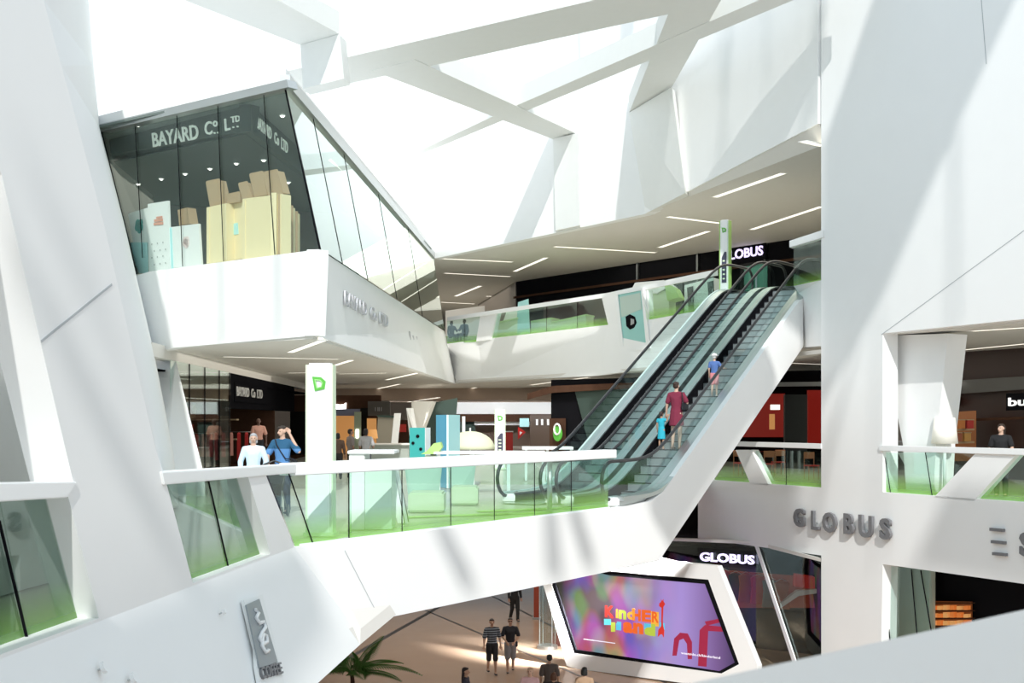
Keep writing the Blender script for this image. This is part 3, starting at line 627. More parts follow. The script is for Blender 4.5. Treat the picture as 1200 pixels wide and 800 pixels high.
r = root_of('poster_display', fl(418.5, EY-1, 0), 'slim pale poster stand with a glowing white notice beside the warm shop', 'poster'); obj('frame', block(415, 423, EY-1, 0, 2.35, .1), M['palegreen'], r); obj('notice', poly(prect(417, 503, 420, 513, EY-1.05), (0, .04, 0)), M['spot'], r)
r = root_of('partition_panel', fl(448, 56, 0), 'tan slanted partition panel beside the white leaning post', 'partition'); obj('panel', poly([W(443, 488, 56), W(461, 489, 56), W(457, 525, 56), fl(456, 56, 0), fl(440, 56, 0)], (0, .3, 0)), mat('tan_panel', (.34, .31, .25), .6), r); obj('top_rail', poly([W(442, 486, 55.9), W(462, 487, 55.9), W(462, 489.5, 55.9), W(442, 488.5, 55.9)], (0, .4, 0)), M['darkgreen'], r)
erect(430, 490, 441, 540, EY-.5, 'warm', .1)
sheet([W(462, 484, 54), W(469, 484, 54), W(461, 562, 52), W(454, 562, 52)], (0, .4, 0), M['white'], 'wall_leaning_post')
sheet([W(476, 478, 56), W(481, 478, 56), W(486, 510, 55), W(490, 545, 55), W(484, 545, 55)], (.1, .4, 0), M['white'], 'wall_leaning_post')
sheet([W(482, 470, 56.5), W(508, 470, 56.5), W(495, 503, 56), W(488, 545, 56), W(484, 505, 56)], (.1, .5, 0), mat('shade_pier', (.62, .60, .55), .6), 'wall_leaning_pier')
sheet([W(507, 472, 60), W(536, 466, 60), W(530, 540, 60), W(480, 540, 60), W(495, 505, 60)], (0, .4, 0), M['darkgreen'], 'wall_dark_pier')
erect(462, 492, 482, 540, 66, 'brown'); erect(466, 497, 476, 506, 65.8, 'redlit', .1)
r = root_of('table_lamp', fl(437, 50, 1.02), 'small table lamp with warm glowing shade by the end shop', 'lamp'); q0 = fl(437, 50, 1.02)
obj('stem', lathe([(.09, 0), (.09, .02), (.015, .03), (.015, .25)], q0), M['steel'], r); obj('lamp_shade', lathe([(.2, .2), (.15, .55), (.14, .55), (.19, .2)], q0), M['warm'], r)
r = root_of('side_counter', fl(455, 49.8, 0), 'low glass-fronted counter carrying the table lamp', 'counter'); obj('counter_top', block(432, 481, 49.5, .97, 1.02, 1.2), M['soffit'], r); obj('counter_body', block(434, 479, 49.7, 0, .97, .9), mat('counter_grey', (.36, .40, .36), .4), r)
# far atrium facade
FYY = 92
erect(532, 455, 656, 485.5, FYY, 'white2', .4, 'wall_far_facade'); erect(530, 485, 660, 494, FYY-.5, 'brown', .6, 'wall_far_soffit'); erect(556, 493, 626, 498, FYY, 'white2', .3, 'wall_far_facade')
erect(556, 498, 626, 524, FYY+2, mat('far_shop_brown', (.22, .14, .1), .5), .2, 'wall_far_shop')
erect(540, 493, 557, 524, FYY+.2, 'darkgreen', .2, 'wall_far_shop'); erect(621, 486, 660, 524, FYY-1, mat('far_bronze', (.10, .065, .045), .4), .2, 'wall_far_shop')
for x in (628, 634, 641): erect(x, 491, x+2.6, 498, FYY-1.2, 'white2', .08, 'trim_far_light')
erect(609, 490, 620, 500, FYY-1.1, 'turq', .08, 'trim_far_panel')
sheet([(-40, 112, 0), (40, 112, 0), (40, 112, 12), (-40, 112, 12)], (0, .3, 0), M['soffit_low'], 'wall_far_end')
r = root_of('wall_emblem', W(612, 506, 88), 'small red diamond emblem with pale centre hung far behind the slim pylon', 'sign'); obj('plate', poly([W(607, 500, 88), W(616, 506, 88), W(607, 515, 88)], (0, .1, 0)), M['red'], r); obj('centre', poly([W(609, 505, 87.9), W(612, 506.5, 87.9), W(609, 510, 87.9)], (0, .05, 0)), M['paper'], r)
r = root_of('display_cube', fl(596, 70, 0), 'bright red display cube just beyond the slim pylon', 'display'); obj('cube_body', block(591, 601, 70, 0, 1.25, .5), M['red'], r, bevel=.03); obj('plinth_cap', block(590.5, 601.5, 69.9, 1.25, 1.3, .6), M['paper'], r)
# dark shop front behind the escalators
DSF = Plane(W(640, 490, 59), W(822, 490, 50))
sheet([DSF.px(646, 455) - Vector((0, 0, 4)), DSF.px(646, 445), DSF.px(826, 440), DSF.px(826, 545)-Vector((0, 0, 3))], (0, .3, 0), M['black'], 'wall_dark_shop')
sheet([DSF.px(644, 490, .1), DSF.px(663, 490, .1), DSF.px(663, 548, .1), DSF.px(644, 548, .1)], (0, .1, 0), M['brown'], 'wall_dark_shop_panel')
sheet([DSF.px(672, 452, .1), DSF.px(760, 449, .1), DSF.px(760, 520, .1), DSF.px(690, 520, .1)], (0, .05, 0), M['darkgreen'], 'window_4')
sheet([W(618, 461, 60), W(648, 452, 58), W(790, 446, 51), W(790, 452, 51), W(648, 460, 58), W(618, 468, 60)], (0, .5, 0), M['brown'], 'trim_dark_shop_head')
r = root_of('shop_sign', DSF.px(654, 505, .2), 'green round emblem with white ring on the dark shop front past the handrail', 'sign'); p = DSF.px(654, 508, .25)
obj('emblem_disc', tube([p, p+DSF.n*.04], .34, 20), M['greenlogo'], r); c_ = p+DSF.n*.05+Vector((0, 0, .2)); e_ = Vector((0, 0, 1)).cross(DSF.n)
obj('emblem_ring', tube([c_+e_*math.cos(a*.5236)*.24+Vector((0, 0, 1))*math.sin(a*.5236)*.24 for a in range(12)], .045, 6, True), M['paper'], r)
# upper gallery back shop
UB = Plane(W(605, 330, 75), W(963, 275, 55.8))
sheet([UB.tz(0, 6), UB.tz(40, 6), UB.tz(40, 10), UB.tz(0, 10)], -UB.n*.3, M['black'], 'wall_upper_shop_back')
sheet([UB.tz(0, 9.0, .15), UB.tz(40, 9.0, .15), UB.tz(40, 9.12, .15), UB.tz(0, 9.12, .15)], UB.n*.06, M['brown'], 'trim_upper_shop')
sheet([UB.tz(-.0, 6), UB.tz(-.1, 10), W(560, 331, 90), W(560, 372, 90)], (0.1, .4, 0), mat('upper_return', (.3, .26, .22), .6), 'wall_upper_return')
sheet([UB.tz(3, 6, .2), UB.tz(9, 6, .2), UB.tz(9, 8.6, .2), UB.tz(3, 8.6, .2)], UB.n*.02, M['redlit'] if False else mat('upper_window_brown', (.10, .035, .03), .3), 'window_5')
for x0 in (11, 15.5, 20, 26): sheet([UB.tz(x0, 6, .02), UB.tz(x0+.12, 6, .02), UB.tz(x0+.12, 10, .02), UB.tz(x0, 10, .02)], UB.n*.12, M['darksteel'], 'trim_upper_shop_mullion')
def lit_sign(s, pl, a, b, t, lab, m, off=.15, bold=.02):
    r = root_of('shop_sign', pl.px(*a, off), lab, 'sign'); obj('lettering', text_px(s, pl, a[0], a[1], b[0], b[1], t[0], t[1], off, bold), m, r); 
    h = abs(t[1]-a[1])
    obj('backing', poly(P(pl, [(a[0]-3, a[1]+h*.5), (b[0]+3, b[1]+h*.5), (b[0]+3, b[1]-h*1.5), (a[0]-3, a[1]-h*1.5)], off-.06), -pl.n*.04), M['black'], r); return r
lit_sign('GLOBUS', UB, (846, 306), (894.5, 298.8), (846, 294.8), 'lavender lit lettering on the dark upper gallery shop behind the green pylon', M['lavender'], .2, .025)
# wing shops
WB = Plane(W(885, 490, 58), W(970, 490, 54))
sheet([W(850, 436, 60), W(1040, 432, 50), W(1040, 560, 50), W(850, 560, 60)], (0, .3, 0), M['black'], 'wall_wing_shop')
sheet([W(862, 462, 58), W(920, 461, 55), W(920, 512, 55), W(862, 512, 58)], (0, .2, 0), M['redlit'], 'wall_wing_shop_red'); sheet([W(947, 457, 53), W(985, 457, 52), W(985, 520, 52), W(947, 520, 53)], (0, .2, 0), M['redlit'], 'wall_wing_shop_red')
sheet([W(880, 448, 54), W(970, 447, 50), W(970, 452, 50), W(880, 453, 54)], (0, .2, 0), M['grey'], 'trim_wing_shop'); sheet([W(920, 462, 52), W(946, 462, 51), W(946, 552, 51), W(920, 552, 52)], (0, .3, 0), mat('charcoal_column', (.04, .045, .045), .5), 'wall_wing_shop_column')
r = root_of('menu_panel', W(903, 495, 54), 'glowing cream menu panel on the red back wall of the wing', 'panel'); obj('panel', poly(prect(902, 485, 908, 503, 54.5), (0, .1, 0)), M['warm'], r); obj('lit_strip', poly(prect(903, 474, 914, 480, 54.6), (0, .05, 0)), M['strip'], r)
# right-hand wing shop
sheet([W(1085, 415, 46), W(1260, 395, 40), W(1260, 600, 40), W(1085, 580, 46)], (0, .3, 0), mat('wing_dark_brown', (.045, .022, .018), .4), 'wall_wing_boutique')
sheet([W(1085, 448, 45.5), W(1260, 437, 39.5), W(1260, 452, 39.5), W(1085, 464, 45.5)], (0, .1, 0), mat('wing_grey_band', (.10, .10, .095), .3), 'trim_wing_boutique_band')
sheet([W(1085, 492, 45.4), W(1260, 486, 39.4), W(1260, 489, 39.4), W(1085, 495, 45.4)], (0, .1, 0), M['brown'], 'trim_wing_boutique_shelf')
lit_sign('bu', Plane(W(1085, 490, 45.2), W(1260, 490, 39.2)), (1182, 476), (1203, 475), (1182, 466), 'white lit lettering cut off by the frame edge over the boutique', mat('sign_white_lit', (.8, .8, .8), .5, emit=(1, 1, 1), es=.7), .05)
r = root_of('lit_box_sign', W(1116, 468, 44.5), 'small red glowing box sign on the boutique back wall by the leaning pier', 'sign'); obj('case', poly(prect(1109, 465, 1123, 475, 44.4), (0, .2, 0)), M['red'], r); obj('face', poly(prect(1110, 466, 1122, 474, 44.35), (0, .04, 0)), M['redlit'], r)
r = root_of('exit_sign', W(1112, 449, 44), 'tiny white-lit emergency sign high beside the leaning pier', 'sign'); obj('case', poly(prect(1107.5, 446, 1117.5, 453, 44.1), (0, .1, 0)), M['darkgreen'], r); obj('pictogram', poly(prect(1109, 447, 1116, 452, 44.05), (0, .03, 0)), M['spot'], r)
r = root_of('shop_shelf', W(1135, 500, 42), 'boutique shelf unit with orange and red goods behind the lamp', 'shelf')
for y in (503, 518): obj('shelf_board', poly([W(1112, y, 43), W(1142, y-1, 42), W(1142, y+1, 42), W(1112, y+2, 43)], (0, .4, 0)), M['card'], r)
obj('back_panel', poly([W(1110, 483, 43.6), W(1144, 481, 42.6), W(1144, 540, 42.6), W(1110, 540, 43.6)], (0, .1, 0)), mat('boutique_warm', (.30, .12, .05), .6, emit=(1, .35, .1), es=.05), r)
for i, (x, y, c) in enumerate(((1126, 502, 'orange'), (1136, 502, 'red'), (1122, 517, 'rust'), (1133, 517, 'amber'))):
    p = W(x, y, 42.4); rr = root_of('goods_box', p, f'small {c} box on the boutique shelf behind the floor lamp', 'box', 'goods on the boutique shelf'); obj('carton', box(p+Vector((0, 0, .14)), (.22, .2, .28)), mat('goods_'+c, {'orange': (.6, .2, .04), 'red': (.5, .03, .02), 'rust': (.35, .1, .04), 'amber': (.6, .32, .08)}[c], .5), rr, bevel=.01); obj('lid', box(p+Vector((0, 0, .29)), (.24, .22, .03)), M['card'], rr)

# cafe furniture in the wing
WOODC = mat('cafe_chair_wood', (.42, .16, .07), .5)
def cafe_chair(loc, rz, lab):
    r = root_of('cafe_chair', loc, lab, 'chair', 'cafe chairs in the wing', rz)
    obj('seat', box((0, 0, .45), (.40, .40, .04)), M['red'], r, world=False, bevel=.01); obj('backrest', box((0, .19, .78), (.38, .03, .22)), WOODC, r, world=False, bevel=.01)
    for x in (-.17, .17):
        obj('leg', tube([(x, -.17, 0), (x, -.17, .44)], .016, 6), WOODC, r, world=False); obj('leg', tube([(x, .19, 0), (x, .19, .88)], .016, 6), WOODC, r, world=False)
for px, Y, rz, lab in ((868, 44.5, .3, 'wooden cafe chair with red seat, close to the escalator flank'), (884, 45.2, 2.6, 'wooden cafe chair with red seat, second along the wing cafe from the escalator'), (900, 43.6, -.4, 'wooden cafe chair with red seat under the menu panel'), (912, 45.4, 3.3, 'wooden cafe chair with red seat before the charcoal column'), (951, 42, .2, 'wooden cafe chair with red seat beside the tall pillar')): cafe_chair(fl(px, Y), rz, lab)
for px, Y, lab in ((876.5, 46.8, 'small wooden cafe table nearer the escalator flank'), (906, 47.2, 'small wooden cafe table before the charcoal column')):
    p = fl(px, Y); r = root_of('cafe_table', p, lab, 'table', 'cafe tables in the wing'); obj('table_top', lathe([(.34, .72), (.34, .75)], p), WOODC, r); obj('stem', tube([p, p+Vector((0, 0, .72))], .03, 8), M['darksteel'], r); obj('foot', lathe([(.22, 0), (.2, .03), (.03, .05)], p), M['darksteel'], r)
# ================================================================== STRIP LIGHTS
def strip(x0, y0, x1, y1, z, lab, grp, w=.11):
    a, b = WZ(x0, y0, z-.01), WZ(x1, y1, z-.01); d = (b-a).normalized(); n = Vector((-d.y, d.x, 0))*w
    r = root_of('strip_light', (a+b)/2, lab, 'ceiling light', grp)
    obj('diffuser', poly([a-n, b-n, b+n, a+n], (0, 0, .03)), M['strip'], r)
    n2 = n*1.35; e = d*.04
    obj('housing', poly([[a-n2-e, b-n2+e, b+n2+e, a+n2-e], [a-n, b-n, b+n, a+n]], (0, 0, .02)), M['white2'], r)
G1 = 'recessed strip lights in the upper ceiling'
for q, lab in (((838, 231, 918, 203), 'long slanted strip light in the upper ceiling over the escalator top'),
    ((881, 269, 963, 242), 'long slanted strip light in the upper ceiling running into the tall pillar'),
    ((783, 254, 848, 262), 'nearly level strip light in the upper ceiling above the green pylon'),
    ((773, 290, 830, 271), 'slanted strip light in the upper ceiling beside the green pylon top'),
    ((650, 289, 768, 296), 'longest nearly level strip light in the middle of the upper ceiling'),
    ((603, 318, 640, 302), 'slanted strip light in the upper ceiling, above the dark shop corner'),
    ((517, 303, 600, 307), 'level strip light in the upper ceiling, highest beside the mirrored glass tip'),
    ((521, 320, 598, 324), 'level strip light in the upper ceiling, second down beside the mirrored glass tip'),
    ((534, 347, 563, 335), 'short slanted strip light in the upper ceiling above the two dark figures'),
    ((570, 347, 632, 350), 'thin level strip light in the upper ceiling, touching the dark shop corner'),
    ((517, 354, 556, 356), 'short level strip light in the upper ceiling right over the two dark figures'),
    ((552, 367, 590, 352), 'slanted strip light in the upper ceiling just over the far white rail'),
    ((941, 166, 964, 171), 'strip light stub in the upper ceiling cut off by the tall pillar'),
    ((722, 305, 790, 300), 'faint level strip light in front of the dark upper shop')): strip(*q, 10, lab, G1) if 'faint' not in lab else None
G2 = 'recessed strip lights under the upper shop and far parapet'
for q, lab in (((340, 413, 378, 399), 'slanted strip light under the upper shop, above the tall white pylon'), ((262, 418, 396, 421), 'long level strip light under the upper shop, beside the white reveal'),
    ((338, 437, 396, 436), 'level strip light under the upper shop crossing the pylon top'), ((386, 430, 412, 422), 'short slanted strip light under the upper shop just past the pylon top'),
    ((453, 445, 489, 437), 'slanted strip light under the upper shop below the grey flank lettering'), ((440, 456, 468, 450), 'short slanted strip light under the upper shop over the end shop sign'),
    ((398, 438, 452, 437), 'level strip light under the upper shop, past the pylon, nearest the flank edge'),
    ((478, 471, 514, 466), 'slanted strip light under the upper shop, deepest in the gallery'), ((531, 459, 558, 454), 'slanted strip light beneath the far parapet corner'),
    ((622, 451, 690, 442), 'thin strip light close under the far parapet edge')): strip(*q, 3.15 if 'deepest' in lab else 3.9, lab, G2, .09)
G3 = 'recessed strip lights in the wing ceiling'
for q, lab in (((897, 424, 963, 427), 'level strip light in the wing ceiling between escalator flank and tall pillar'), ((1108, 412, 1210, 402), 'long strip light in the wing ceiling beside the leaning pier'), ((1140, 388, 1215, 383), 'thin strip light in the wing ceiling close to the wall edge')): strip(*q, 4.3, lab, G3, .09)

# ================================================================== SIGNS ON THE WHITE WALLS
def wall_letter(s, pl, a, b, t, lab, m, bold=.012, grp=None, off=.05):
    r = root_of('wall_letter', pl.px(*a, off), lab, 'letter', grp); obj('letter_body', text_px(s, pl, a[0], a[1], b[0], b[1], t[0], t[1], off, bold, .09), m, r)
    n_ = pl.n; c_ = (pl.px(*a, off)+pl.px(*b, off))/2+Vector((0, 0, .2)); obj('wall_spacer', tube([c_-n_*off*.9, c_+n_*.02], .02, 6), M['steel'], r); return r
for s, x0, x1, yb, yt, wh in (('G', 932, 944.5, 616, 595), ('L', 953, 961, 620, 599), ('O', 966, 982, 623, 598.5), ('B', 990, 1002, 625.5, 601), ('U', 1008, 1025, 629, 602), ('S', 1033, 1046, 631, 605)) if False else (('G', 932, 944.5, 616, 594.5, 'outermost, by the escalator side'), ('L', 953, 961.5, 620, 598, 'half shaded at the pillar edge'), ('O', 966, 982, 622.5, 599, 'on the pillar'), ('B', 991, 1002, 625, 601, 'on the pillar'), ('U', 1008.5, 1024.5, 628.5, 602.5, 'on the pillar'), ('S', 1033, 1046, 631, 606, 'just past the pillar')):
    wall_letter(s, RW, (x0, yb), (x1, yb+(x1-x0)*.16), (x0, yt), f'dark grey raised capital {s} of the wing lettering, {wh}', M['signgrey'], .035 if s != 'L' else .02, 'grey capitals on the wing')
r = root_of('wall_letter', RW.px(1170, 640, .05), 'dark grey raised letter of three stacked bars on the shaded wing wall', 'letter')
for y in (618, 632.5, 646.5): obj('letter_bar', poly(P(RW, [(1162+(y-618)*.11, y), (1178+(y-618)*.11, y+1.5), (1178+(y-618)*.11, y+5), (1162+(y-618)*.11, y+3.5)], .01), RW.n*.08), M['signgrey'], r)
wall_letter('S', RW, (1197, 651), (1216, 654), (1197, 622), 'dark grey raised curved letter cut by the frame edge beside the three bars', M['signgrey'], .035)
# coffee sign on the leaning base wall
r = root_of('coffee_sign', LWL.px(305, 750, .05), 'tall narrow grey metallic coffee sign with white swirl on the leaning white wall', 'sign')
cf = [(283, 706), (303, 699), (328, 799), (300, 806)]
obj('backing', poly(P(LWL, [(282, 705), (304, 698), (316, 745), (336, 830), (307, 838), (297, 782), (296, 762)], .02), LWL.n*.05), M['paper'], r)
gm = mat('coffee_grey', (.30, .33, .35), .35, .3)
obj('face', poly(P(LWL, [(287, 709), (302.5, 702), (324, 776), (303, 783)], .075), LWL.n*.02), gm, r)
sw = [LWL.px(x, y, .11) for x, y in ((299, 714), (303, 718), (300, 724), (304, 730), (309, 728), (311, 735), (307, 741), (304, 748), (308, 755), (313, 752), (312, 745), (308, 743), (307, 757), (311, 764), (315, 762))]
obj('swirl', tube(sw, .028, 6), M['white2'], r, smooth=True)
obj('lettering', text_px('COFFEE', LWL, 304.5, 797, 329, 790, 301.5, 783, .06, .02, .05), M['signgrey'], r)
for x, y, s, lab in ((115, 785, 5, 'small pale wall fitting low on the leaning wall under the green glass'), (150, 797, 5, 'small grey wall fitting cut by the frame bottom below the leaning wall'), (257, 719, 3, 'tiny grey fitting on the leaning wall beside the coffee sign')):
    p = LWL.px(x, y, 0); r = root_of('wall_fitting', p, lab, 'wall fitting', 'fittings on the leaning wall'); obj('stem', tube([p, p+LWL.n*.06], .012, 6), M['steel'], r); obj('cap', tube([p+LWL.n*.05, p+LWL.n*.09], .012*s, 10), M['white2'], r)

# ================================================================== PYLONS
def logo(root, c, xd, ud, n, s):
    o1 = [(-.5, .55), (.15, .5), (.5, .2), (.42, -.35), (-.3, -.5)]; h1 = [(-.24, .27), (.08, .24), (.22, .08), (.16, -.16), (-.12, -.24)]
    f = lambda q, e=0: [c+xd*(x*s)+ud*(y*s)+n*e for x, y in q]
    obj('emblem_ring', poly([f(o1), f(h1)], n*.015), M['greenlogo'], root)
    ring_ = root.children[-1]; obj('emblem_glow', poly([f([(x*1.35, y*1.35) for x, y in h1], .016), f([(x*1.02, y*1.02) for x, y in h1], .016)], n*.006), mat('logo_lime', (.35, .70, .25), .5), ring_)
def pylon(base, w, dp, h, ang, label, sidec, textpanel=True, name='sign_pylon'):
    r = root_of(name, base, label, 'sign pylon', 'white and green sign pylons')
    R = Matrix.Rotation(ang, 3, 'Z'); xd = R @ Vector((1, 0, 0)); n = R @ Vector((0, -1, 0)); u = Vector((0, 0, 1))
    obj('body', box(base+u*h/2-n*dp/2, (w, dp, h), R), M['white2'], r, bevel=.03)
    for sgn, m in ((1, sidec),):
        for k in (-1, 1): obj('edge_panel', box(base+u*h/2-n*dp/2+xd*k*(w/2+.012), (.024, dp*.98, h*.98), R), m, r)
    obj('foot', box(base+u*.03-n*dp/2, (w+.1, dp+.1, .06), R), M['palegreen'], r)
    logo(r, base+u*(h-.36)+n*.005, xd, u, n, w*.55)
    if textpanel:
        q = base+n*.005
        pp_ = obj('print_panel', poly([q+xd*(-.26*w)+u*(h*.22), q+xd*(.30*w)+u*(h*.22), q+xd*(.30*w)+u*(h*.60), q+xd*(.05*w)+u*(h*.60), q+xd*(-.26*w)+u*(h*.53)], n*.012), mat('pylon_print', (.06, .06, .10), .5), r)
        for i in range(5): obj('printed_line', poly([q+n*.013+xd*a_+u*(h*(.26+.055*i)+b_) for a_, b_ in ((-.15*w, 0), (.12*w, 0), (.12*w, .05), (-.15*w, .05))], n*.004), M['palegreen'], pp_)
    return r
b0 = fl(374, 21.75); pylon(b0, .43, .2, 2.94, math.radians(-8), 'tall white pylon with green rounded emblem behind the bridge glass', M['palegreen'], False)
pylon(fl(586, 50), .38, .14, 2.36, 0, 'slim far white pylon with green emblem and dark printed panel', M['palegreen'])
pylon(W(848.5, 345, 43.6)+Vector((0, 0, -.2)), .30, .26, 2.75, math.radians(-30), 'green-sided pylon standing at the top of the escalators', M['green'])

# ================================================================== THINGS ON THE BRIDGE DECK
r = root_of('info_counter', fl(436, 23.2), 'white information counter with pale green front by the bridge glass', 'counter')
obj('end_panel', block(409, 427, 23.0, 0, 1.36, .9), M['white2'], r, bevel=.01); obj('front_panel', block(428, 459, 23.1, 0, 1.22, .8), mat('counter_glass_cast', (.72, .82, .76), .4), r); obj('counter_top', block(407, 462, 22.95, 1.36, 1.42, 1.0), M['white2'], r, bevel=.01)  # front of the white counter coloured with the green cast of the glass
sheet([W(452, 549, 24.4), W(462, 548, 24.4), W(474, 615, 24.4), fl(475, 24.4), fl(466, 24.4)], (.05, .3, 0), M['white'], 'wall_deck_strut')
def kiosk(name, lab, cat, pts, Y, d, m, m2, grp=None):
    r = root_of(name, fl((pts[0]+pts[2])/2, Y), lab, cat, grp); z1 = W(0, pts[1], Y).z
    obj('front_panel', block(pts[0], pts[2], Y, .08, z1, .06), m, r); return r, z1
r, z1 = kiosk('exhibit_board', 'teal exhibit board with dark round cut-outs beside the sky blue kiosk', 'display board', (480, 501, 498), 36, .3, M['teal'], None)
obj('side_panel', poly([fl(498, 36), fl(503.5, 36.4), fl(503.5, 36.4)+Vector((0, 0, z1)), fl(498, 36)+Vector((0, 0, z1))], (.02, .03, 0)), M['paper'], r); obj('rear_panel', block(481, 503, 36.35, .0, z1-.02, .08), M['soffit'], r)
for x, y, s in ((489.5, 511, .05), (484, 519, .045), (493, 526, .045)):
    p = W(x, y, 35.99); obj('round_cutout', tube([p, p+Vector((0, -.012, 0))], s, 12), M['black'], r)
r = root_of('kiosk_tower', fl(525, 37), 'tall sky blue and turquoise kiosk tower standing among the deck displays', 'kiosk')
z1 = W(0, 486, 37).z
obj('front_panel', poly([fl(511, 37.4), fl(524, 36.6), fl(524, 36.6)+Vector((0, 0, z1)), fl(511, 37.4)+Vector((0, 0, z1))], (.05, .08, 0)), M['sky'], r); obj('side_panel', poly([fl(525, 36.6), fl(539, 37.6), fl(539, 37.6)+Vector((0, 0, z1)), fl(525, 36.6)+Vector((0, 0, z1))], (-.05, .08, 0)), M['turq'], r)
obj('corner_trim', box(fl(524.5, 36.58)+Vector((0, 0, z1/2)), (.05, .05, z1)), M['paper'], r); obj('top_panel', poly([fl(511, 37.4), fl(524.5, 36.6), fl(539, 37.6), fl(526, 38.4)], (0, 0, .04)), M['turq'], r); r.children[-1].location.z = z1-.04
r = root_of('slanted_display', fl(505, 34), 'lime green slanted display ramp at the foot of the teal panel', 'display')
obj('slanted_top', poly([W(493, 532, 34), W(500, 528.5, 34), W(508, 519.5, 34), W(516, 518, 34), W(518, 524, 34), W(512, 532, 34)], (0, .7, 0)), M['green'], r); obj('support', block(498, 514, 34.2, 0, 1.0, .4), M['paper'], r)
r = root_of('parasol', fl(551, 39), 'pale cream parasol dome behind the bridge handrail', 'parasol'); pc = W(551, 505, 39)
dome = []
for k in range(8): a = k/7*math.pi/2; dome.append((.75*math.sin(a)+.01, .55*math.cos(a)-.25))
obj('canopy', lathe(dome[::-1] if False else dome, pc-Vector((0, 0, .3)), 14), M['cream'], r, smooth=True); obj('pole', tube([fl(551, 39), pc+Vector((0, 0, .1))], .025, 8), M['paper'], r); obj('foot', lathe([(.3, 0), (.3, .06), (.05, .1)], fl(551, 39)), M['grey'], r); obj('finial', tube([pc+Vector((-.2, 0, -.02)), pc+Vector((-.2, 0, .45))], .05, 8), M['paper'], r)
r = root_of('display_table', fl(545, 33), 'long white display table behind the handrail in front of the parasol', 'table')
obj('table_top', block(508, 640, 33.5, 1.06, 1.12, 1.4), M['white2'], r, bevel=.01)
for x in (512, 552, 594, 635): obj('leg', block(x, x+4, 33.8, 0, 1.06, .08), M['white2'], r)
r = root_of('display_table', fl(640, 40), 'white display table by the foot of the escalator handrail', 'table'); obj('table_top', block(612, 672, 41, 1.0, 1.08, 1.2), M['white2'], r); 
for x in (615, 640, 668): obj('leg', block(x, x+3, 41.2, 0, 1.0, .08), M['white2'], r)
# blocks added in place of the teal-green reflections in the bridge glass
for x0, x1, Y, lab in ((478, 520, 27.2, 'low green block standing for a reflection in the bridge glass, by the counter'), (528, 560, 29.5, 'low green block standing for a reflection in the bridge glass, before the escalators')):
    r = root_of('reflection_block', fl((x0+x1)/2, Y), lab, 'seat', 'green reflection blocks on the deck'); obj('seat', block(x0, x1, Y, 0, .42, 1.0), mat('reflection_green', (.50, .62, .42), .6), r, bevel=.04); obj('backrest', poly([fl(x0+2, Y+.9), fl(x1-8, Y+1.1), fl(x1-2, Y+1.1, .95), fl(x0-4, Y+.9, .95)], (0, .15, 0)), mat('reflection_teal', (.38, .55, .47), .6), r, bevel=.03)
# thin green lines in the deck floor
for a, b in (((560, 599), (688, 594)), ((470, 606), (640, 600))):
    p, q = WZ(*a, 0), WZ(*b, 0); d = (q-p).normalized(); n_ = Vector((-d.y, d.x, 0))*.16
    thing1('floor_inlay', poly([p-n_, q-n_, q+n_, p+n_], (0, 0, .006)), M['green'], 'lime green inlay line in the deck floor, '+('outer' if a[0] == 470 else 'close to the escalator feet'), 'floor inlay', 'lime inlays in the deck floor')
# ================================================================== UPPER GALLERY
sheet([fp(594, 364, 3), fp(612, 361, 3), fp(596, 400, 3), fp(580, 402, 3)], (.2, .3, 0), M['white'], 'wall_upper_leaning_pier')
r = root_of('banner_stand', fp(616, 398, 2), 'pale turquoise banner stand behind the far gallery glass', 'banner'); obj('banner', poly([fp(607, 354, 2), fp(619, 350, 2), fp(621, 396, 2), fp(604, 398, 2)], (.02, .05, 0)), M['turq'], r); obj('base', poly([fp(603, 397, 1.9), fp(622, 395, 1.9), fp(622, 399, 1.9), fp(603, 401, 1.9)], (.1, .3, 0)), M['grey'], r)
for x0, y0, x1, y1, dy, lab in ((574, 380, 607, 373, 2.0, 'low pale green bench behind the far gallery glass, by the white post'), (622, 377, 646, 373, 3.2, 'middle pale green bench behind the far gallery glass, beside the banner'), (646, 378, 687, 369, 2.4, 'longest pale green bench behind the far gallery glass')):
    r = root_of('bench', fp((x0+x1)/2, 400, dy), lab, 'bench', 'pale green benches on the upper gallery'); obj('seat_block', poly([fp(x0, y0, dy), fp(x1, y1, dy), fp(x1, y1+24, dy), fp(x0, y0+24, dy)], (.4, .9, 0)), M['palegreen'], r, bevel=.02); obj('seat_top', poly([fp(x0, y0-1.2, dy-.05), fp(x1, y1-1.2, dy-.05), fp(x1, y1+.6, dy-.05), fp(x0, y0+.6, dy-.05)], (.45, 1.0, 0)), mat('bench_top', (.62, .80, .45), .5), r)
r = root_of('poster_display', fp(740, 380, -.2), 'white-framed teal poster case with a dark shaggy shape on the far parapet', 'poster')
pp = [(724, 345), (751, 340), (757, 404), (731, 410)]
obj('frame', poly([[fp(x, y, -.25) for x, y in ((720, 343), (753, 337), (762, 408), (728, 413))], [fp(x, y, -.25) for x, y in pp]], (.15, .2, 0)), M['white2'], r)
pm = mat('poster_teal', (.30, .62, .58), .3); pst = obj('poster', poly([fp(x, y, -.15) for x, y in pp], (.02, .03, 0)), pm, r)
bl = [(733, 371), (738, 368), (744, 371), (746, 378), (743, 384), (738, 386), (734, 382)]
obj('printed_shape', poly([fp(x, y, -.2) for x, y in bl], (.01, .02, 0)), M['black'], pst); obj('printed_face', poly([fp(x, y, -.23) for x, y in ((739, 373), (743, 374), (743, 379), (739, 381))], (.01, .02, 0)), M['grey'], pst); obj('printed_pale_area', poly([fp(x, y, -.18) for x, y in ((726, 348), (750, 343), (752, 362), (728, 372))], (.01, .02, 0)), mat('poster_grey_green', (.50, .62, .55), .3), pst)
